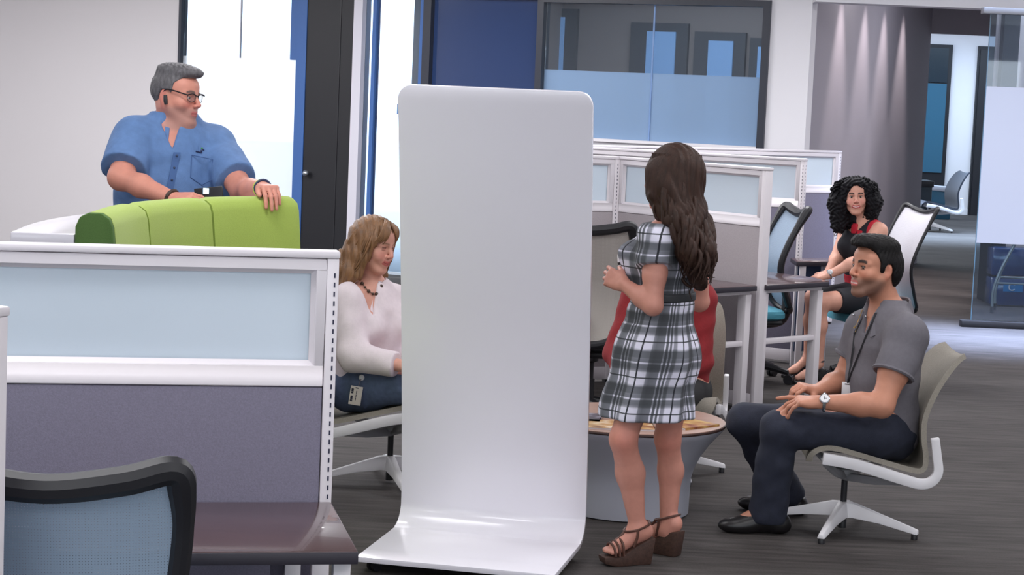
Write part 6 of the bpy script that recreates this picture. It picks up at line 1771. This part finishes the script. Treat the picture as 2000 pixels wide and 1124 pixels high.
    if len(pts) > 2:
        nk = MB().tube(pts, 0.0016, 5, smooth=3).build('necklace', 'beads', e)
        for i, p in enumerate(pts): MB().ball(p, 0.0085 if i % 2 == 0 else 0.006, 10, 6).build('bead', 'beads', nk, smooth=True)
    # badge on a reel at the hip
    f = caster_on(jn, base)
    q = f(708, 739, 0.008) or Vector(V3(at(708, 739, Yc - 0.22)) - base)
    rl = MB().ball(q, 0.013, 14, 8, sc=(1, 0.5, 1)).build('badge_reel', 'card_white', e, smooth=True)
    b0 = at(704, 756, Yc - 0.0); pq = f(703, 775, 0.012) or q
    c = Vector((q.x - 0.012, min(q.y, pq.y) - 0.012, q.z))
    Mb = Matrix.Translation(c) @ Matrix.Rotation(math.radians(7), 4, 'Y')
    MB().tube([q, Mb @ Vector((0.006, 0, -0.034))], 0.0022, 6).build('badge_strap', 'steel', rl)
    bd = MB().box(-0.027, 0.027, -0.0012, 0.0012, -0.120, -0.036, Mb).build('badge', 'badge_cream', e, bevel=0.001)
    ik = MB().box(-0.006, 0.008, -0.002, -0.0012, -0.046, -0.041, Mb)
    for z0, z1 in ((-0.062, -0.048), (-0.070, -0.064), (-0.096, -0.080), (-0.106, -0.098)): ik.box(-0.022, -0.012, -0.002, -0.0012, z0, z1, Mb)
    for z0, z1 in ((-0.070, -0.056), (-0.084, -0.073), (-0.100, -0.087)): ik.box(0.0, 0.003, -0.002, -0.0012, z0, z1, Mb)
    ik.build('badge_print', 'ink', bd)
woman_blouse()

# ================================================================== SEATED WOMAN, BLACK AND RED DRESS
mat('dress_black', (26, 26, 34), 0.8, bump=(250, 0.15)); mat('dress_red', (186, 28, 48), 0.75)
def woman_curly():
    base = V3((ce_.x, ce_.y, 0)); Yc = V3(ce_)[1] + 0.02
    e = empty('person', tuple(base), label='smiling seated woman in a black and red dress with big curly black hair', cat='person')
    B = Body()
    fw = unit((-0.78, -0.62, 0)); lf = np.array([-fw[1], fw[0], 0])
    H = Head(at(1671, 385, Yc - 0.06), (-0.12, -1, -0.02), (-0.06, 0, 1), 0.93)
    neck = V3(at(1684, 432, Yc))
    add_head(B, H, False, smile=1.0); add_neck(B, H, neck, 0.046)
    sL, sR = V3(at(1716, 452, Yc - 0.13)), V3(at(1655, 450, Yc + 0.13))
    ch, be, wa, hip = V3(at(1687, 462, Yc)), V3(at(1684, 495, Yc)), V3(at(1688, 540, Yc)), V3(at(1697, 582, Yc))
    B.secs('torso', [neck - UP * 0.04, ch, be, wa, hip], lf, [(0.09, 0.065), (0.140, 0.085), (0.130, 0.095), (0.115, 0.09), (0.16, 0.12)], 0.05)
    for sg in (1, -1): B.ell('bust', ch * .4 + be * .6 + fw * 0.075 + lf * sg * 0.065, [0.062, 0.058, 0.06], [fw, lf, UP], 0.04)
    for q in (sL, sR): B.chain('shoulder', [neck - UP * 0.03, q], [0.045, 0.052], 0.05)
    eL, wL = V3(at(1684, 506, Yc - 0.30)), V3(at(1617, 538, Yc - 0.34)); eR, wR = V3(at(1632, 508, Yc + 0.02)), V3(at(1616, 534, Yc - 0.26))
    B.chain('uarm', [sL, eL], [0.052, 0.040], 0.035); B.chain('farm', [eL, eL * .65 + wL * .35, wL], [0.039, 0.038, 0.025], 0.03)
    B.chain('uarm', [sR, eR], [0.050, 0.040], 0.035); B.chain('farm', [eR, wR], [0.038, 0.025], 0.03)
    add_hand(B, wL, (-0.95, -0.1, -0.25), (0, 0.1, -1), (0, 1, 0.2), 0.93, curl=(0.25, 0.3, 0.35, 0.4), thumb=(0.5, 0.2))
    add_hand(B, wR, (-0.8, -0.5, -0.1), (0, -0.1, -1), (0.4, -0.9, 0.2), 0.93, curl=(0.4, 0.5, 0.5, 0.5), thumb=(0.5, 0.2))
    hL, nL, aL = hip + lf * 0.08, V3(at(1600, 590, Yc - 0.36)), V3(at(1597, 722, Yc - 0.30)); hR, nR, aR = hip - lf * 0.08, V3(at(1590, 582, Yc - 0.14)), V3(at(1578, 715, Yc - 0.05))
    aL[2] = aR[2] = 0.13
    for (h0, n0, a0) in ((hL, nL, aL), (hR, nR, aR)):
        B.chain('leg', [h0, n0], [0.088, 0.058], 0.04); B.chain('shin', [n0, n0 * .62 + a0 * .38, a0], [0.054, 0.052, 0.031], 0.03)
    d0 = unit((-0.9, -0.4, 0))
    for a0 in (aL, aR): B.chain('foot', [a0, a0 - UP * 0.075 + d0 * 0.10, a0 - UP * 0.09 + d0 * 0.15], [0.031, 0.022, 0.018], 0.03)
    fine = [(H.c - 0.15, H.c + 0.15, 0.0036), (np.minimum(wL, wR) - 0.16, np.maximum(wL, wR) + 0.05, 0.005)]
    col = face_color(H, (214, 158, 138), lips=(170, 40, 50), brow=(40, 30, 30), blush=(214, 112, 108), teeth=True, liner=(40, 28, 28), smile=1.0)
    skin_obj('body', surface(B, 0.0075, fine=fine), 'skin', e, base, col)
    add_eyes(H, e, base, (46, 34, 28), (1, 0, -0.02))
    D = Body(); D.p = [q for q in B.p if q['tag'] in ('torso', 'shoulder', 'bust', 'neck')]
    def neckline(X, Y, Z):
        p = neck + fw * 0.02; d = np.sqrt((X - p[0]) ** 2 + (Y - p[1]) ** 2 + ((Z - p[2] - 0.01) * 0.8) ** 2) - 0.092
        return -d
    cuts = [neckline, plane(sL - lf * 0.012, lf), plane(sR + lf * 0.012, -lf), plane(hip - UP * 0.02, -UP)]
    vq = surface(D, 0.006, None, 0.009, cuts=cuts, wrinkle=waves(0.002, [((0.4, 0.2, -1), 9, 0), ((1, 0.2, -0.5), 8, 1)])); skin_obj('dress', vq, 'dress_black', e, base, it=2)
    # red shoulder yoke, chest patches and sash
    def band_cut(p, n, w): return [plane(V3(p) + unit(n) * w, n), plane(V3(p) - unit(n) * w, -unit(n))]
    for (c, w) in ((sL - lf * 0.030, 0.016),):
        vq = surface(D, 0.006, None, 0.013, cuts=[neckline] + band_cut(c, lf, w) + [plane(ch - UP * 0.03, -UP)]); skin_obj('shoulder_band', vq, 'dress_red', e, base)
    zz = V3(at(1684, 548, Yc))
    vq = surface(D, 0.006, None, 0.014, cuts=band_cut(zz, UP, 0.035)); skin_obj('sash', vq, 'dress_red', e, base)
    for px, py, w in ((1655, 447, 0.024), (1678, 460, 0.024)):
        c = V3(at(px, py, Yc - 0.1)); cc = lf * 1.0
        vq = surface(D, 0.006, None, 0.012, cuts=band_cut(c, lf, w) + band_cut(c, UP, 0.034) + [plane(be - fw * 0.0, -fw)]); 
        if len(vq[0]): skin_obj('chest_patch', vq, 'dress_red', e, base)
    K = Body(); K.p = [q for q in B.p if q['tag'] == 'leg']; K.sec('seat', hip, hip + fw * 0.06, lf, (0.165, 0.115), (0.15, 0.105), 0.05)
    kn = nL * .5 + nR * .5
    vq = surface(K, 0.0075, None, 0.012, cuts=[plane(hip * .18 + kn * .82, unit((kn - hip) * np.array([1, 1, 0]))), plane(hip + UP * 0.10, UP)]); skin_obj('skirt', vq, 'dress_black', e, base, it=2)
    for a0 in (aL, aR):
        o = a0 * np.array([1, 1, 0]) - base; sd = np.array([-d0[1], d0[0], 0])
        M = Matrix(((d0[0], sd[0], 0, o[0]), (d0[1], sd[1], 0, o[1]), (0, 0, 1, 0), (0, 0, 0, 1)))
        sh = MB().loft([[M @ Vector((x, -w, b)), M @ Vector((x, w, b)), M @ Vector((x, w, t)), M @ Vector((x, -w, t))] for x, b, t, w in ((-0.05, 0.0, 0.095, 0.026), (0.03, 0.02, 0.070, 0.030), (0.11, 0.0, 0.026, 0.038), (0.185, 0.0, 0.022, 0.028))]).build('sandal', 'shoe_black', e, bevel=0.005)
        MB().tube([M @ Vector(p) for p in ((-0.04, 0, 0.15), (-0.01, -0.038, 0.145), (0.04, 0, 0.14), (-0.01, 0.038, 0.145), (-0.04, 0, 0.15))], 0.006, 6, smooth=4).build('strap', 'shoe_black', sh, smooth=True)
    ring_band(wL - unit(wL - eL) * 0.01, wL - eL, 0.029, 'steel', 0.005, e, base, 'watch_bracelet')
    q = wL - unit(wL - eL) * 0.01 + unit(np.array([0, -0.8, 0.6])) * 0.03 - base
    MB().ball(Vector(q), 0.018, 12, 8, sc=(1, 0.5, 1)).build('watch_case', 'watch_face', e, smooth=True)
    # curls
    HB = Body(); HB.p = [q for q in B.p if q['tag'] == 'cranium']
    HB.ell('h', H.P(-0.035, 0, 0.03), [0.110, 0.110, 0.108], H.ax, 0.03)
    for sg, r in ((1, 0.062), (-1, 0.070)): HB.chain('h', [H.P(-0.01, sg * 0.085, 0.05), H.P(-0.015, sg * 0.115, -0.04), H.P(-0.01, sg * (0.112 if sg > 0 else 0.115), -0.12 if sg > 0 else -0.20)], [0.050, r, r * 0.75], 0.03)
    HB.chain('h', [H.P(-0.09, 0, 0.0), H.P(-0.10, 0, -0.14)], [0.09, 0.10], 0.04)
    HB.cap('h', H.P(0.045, -0.055, 0.085), H.P(0.030, -0.085, 0.0), 0.036, 0.030, 0.02)
    HB.ell('h', H.P(0.028, 0, 0.098), [0.062, 0.066, 0.036], H.ax, 0.02)
    def fc(X, Y, Z):
        F, L, U = H.loc(X, Y, Z); return np.minimum(F + 0.005, (1 - np.sqrt(((L - 0.004) / 0.066) ** 2 + ((U + 0.045) / 0.128) ** 2)) * 0.06) * 0.8
    def hw(X, Y, Z): return 0.009 * (np.sin(150 * X + 2 * np.sin(70 * Z)) * np.sin(150 * Z + 60 * Y + 2 * np.sin(60 * X)))
    vq = surface(HB, 0.006, None, 0.0, cuts=[fc], wrinkle=hw); hair = skin_obj('hair', vq, 'hair_curly', e, base, it=1)
    rng = random.Random(3); mb = MB()
    for i in range(380):
        th = rng.uniform(0.35, 2 * math.pi - 0.35)       # 0 = forward
        f0, l0 = math.cos(th), math.sin(th)
        if f0 > 0.55: continue
        u0 = rng.uniform(-0.02, 0.115); k = math.sqrt(max(0.1, 1 - (u0 / 0.14) ** 2)); ln = rng.uniform(0.05, 0.12); out = rng.uniform(0.0, 0.025)
        a = H.P(-0.030 + 0.095 * f0 * k, 0.105 * l0 * k, u0 + 0.02); b = H.P(-0.030 + (0.115 + out) * f0, (0.135 + out) * l0, u0 - ln * 0.5); c = H.P(-0.02 + (0.105 + out * .6) * f0, (0.130 + out * .5) * l0, max(-0.275 if l0 < 0 else -0.17, u0 - ln * (2.4 if l0 < 0 else 1.6)))
        P_ = wavy(None, [Vector(a - base), Vector(b - base), Vector(c - base)], 40, 0.008, 0.015, rng.uniform(2.5, 4.5), rng.uniform(0, 6), rng); r0 = rng.uniform(0.004, 0.0065)
        mb.tube(P_, [r0 * (1 - 0.7 * (q / (len(P_) - 1)) ** 3) for q in range(len(P_))], 5)
    mb.build('hair_curls', 'hair_curly', hair, smooth=True, auto=80)
woman_curly()

# ================================================================== SEATED PERSON, RED SHIRT (mostly behind the plaid dress)
mat('shirt_red', (140, 34, 40), 0.85, var=(60, 0.1), bump=(240, 0.2)); mat('trousers_black', (26, 25, 28), 0.85)
def person_red():
    base = V3((CH_F.x, CH_F.y, 0)); Yc = base[1]
    e = empty('person', tuple(base), label='seated person in a dark red long sleeved shirt behind the plaid dress woman', cat='person')
    B = Body(); fw = unit((-0.15, -1, 0)); lf = np.array([-fw[1], fw[0], 0])
    H = Head(at(1337, 468, Yc), (-0.3, -0.95, 0), (0, 0, 1), 0.95)
    neck = V3(at(1318, 540, Yc))
    add_head(B, H); add_neck(B, H, neck, 0.052)
    sR, sL = V3(at(1246, 580, Yc)), V3(at(1368, 585, Yc))
    ch, be, wa, hip = V3(at(1305, 600, Yc)), V3(at(1300, 665, Yc)), V3(at(1308, 720, Yc)), V3(at(1312, 762, Yc + 0.03))
    B.secs('torso', [neck - UP * 0.04, ch, be, wa, hip], lf, [(0.10, 0.07), (0.17, 0.105), (0.165, 0.115), (0.17, 0.12), (0.17, 0.12)], 0.05)
    for q in (sR, sL): B.chain('shoulder', [neck - UP * 0.03, q], [0.055, 0.062], 0.05)
    eR, wR = V3(at(1208, 688, Yc - 0.05)), V3(at(1228, 748, Yc - 0.28)); eL, wL = V3(at(1362, 700, Yc - 0.04)), V3(at(1296, 748, Yc - 0.28))
    for (s0, e0, w0) in ((sR, eR, wR), (sL, eL, wL)): B.chain('uarm', [s0, e0], [0.058, 0.046], 0.035); B.chain('farm', [e0, w0], [0.045, 0.030], 0.03)
    add_hand(B, wR, (0.4, -0.8, -0.2), (0.1, 0, -1), (1, 0.3, 0.2), 1.0, thumb=(0.5, 0.2)); add_hand(B, wL, (-0.4, -0.8, -0.2), (0, 0, -1), (-1, 0.3, 0.2), 1.0, thumb=(0.5, 0.2))
    for sg in (1, -1):
        h0 = hip + lf * sg * 0.09; n0 = np.array([h0[0] + sg * 0.0 - 0.10, Yc - 0.34, h0[2] + 0.02]); a0 = np.array([n0[0] + 0.02, Yc - 0.34 + 0.14, 0.10])
        B.chain('leg', [h0, n0], [0.095, 0.064], 0.04); B.chain('leg', [n0, a0], [0.06, 0.038], 0.03); B.chain('foot', [a0, a0 - UP * 0.045 - np.array([0, 0.1, 0])], [0.034, 0.025], 0.03)
        shoe('shoe', a0, (0, -1, 0), 'shoe_black', e, base)
    skin_obj('body', surface(B, 0.0085, fine=[(H.c - 0.15, H.c + 0.15, 0.005)]), 'skin', e, base, face_color(H, (196, 140, 118), brow=(50, 38, 34)))
    add_eyes(H, e, base)
    hair_cap(B, H, 'hair_black', e, base, [(-0.2, -0.09), (-0.07, -0.08), (-0.04, 0.0), (0.02, 0.02), (0.03, 0.06), (0.07, 0.085), (0.2, 0.1)], 0.012, 0.006)
    S = Body(); S.p = [q for q in B.p if q['tag'] in ('torso', 'shoulder', 'neck')]
    for (s0, e0, w0) in ((sR, eR, wR), (sL, eL, wL)): S.chain('slv', [s0, e0], [0.066, 0.060], 0.035); S.chain('slv', [e0, w0], [0.060, 0.044], 0.03, clip=[(w0 - unit(w0 - e0) * 0.02, unit(w0 - e0))])
    vq = surface(S, 0.0065, None, 0.010, cuts=[plane(neck + UP * 0.01, UP), plane(hip - UP * 0.09, -UP)], wrinkle=waves(0.0045, [((0.3, 0.2, -1), 11, 0), ((1, 0.2, -0.7), 10, 1), ((-0.8, 0.3, 1), 12, 2)])); skin_obj('shirt', vq, 'shirt_red', e, base, it=2)
    J = Body(); J.p = [q for q in B.p if q['tag'] == 'leg']; J.sec('seat', hip, hip + fw * 0.05, lf, (0.165, 0.11), (0.15, 0.10), 0.05)
    vq = surface(J, 0.008, None, 0.006, cuts=[plane((0, 0, 0.05), (0, 0, -1)), plane(hip + UP * 0.08, UP)]); skin_obj('trousers', vq, 'trousers_black', e, base)
person_red()
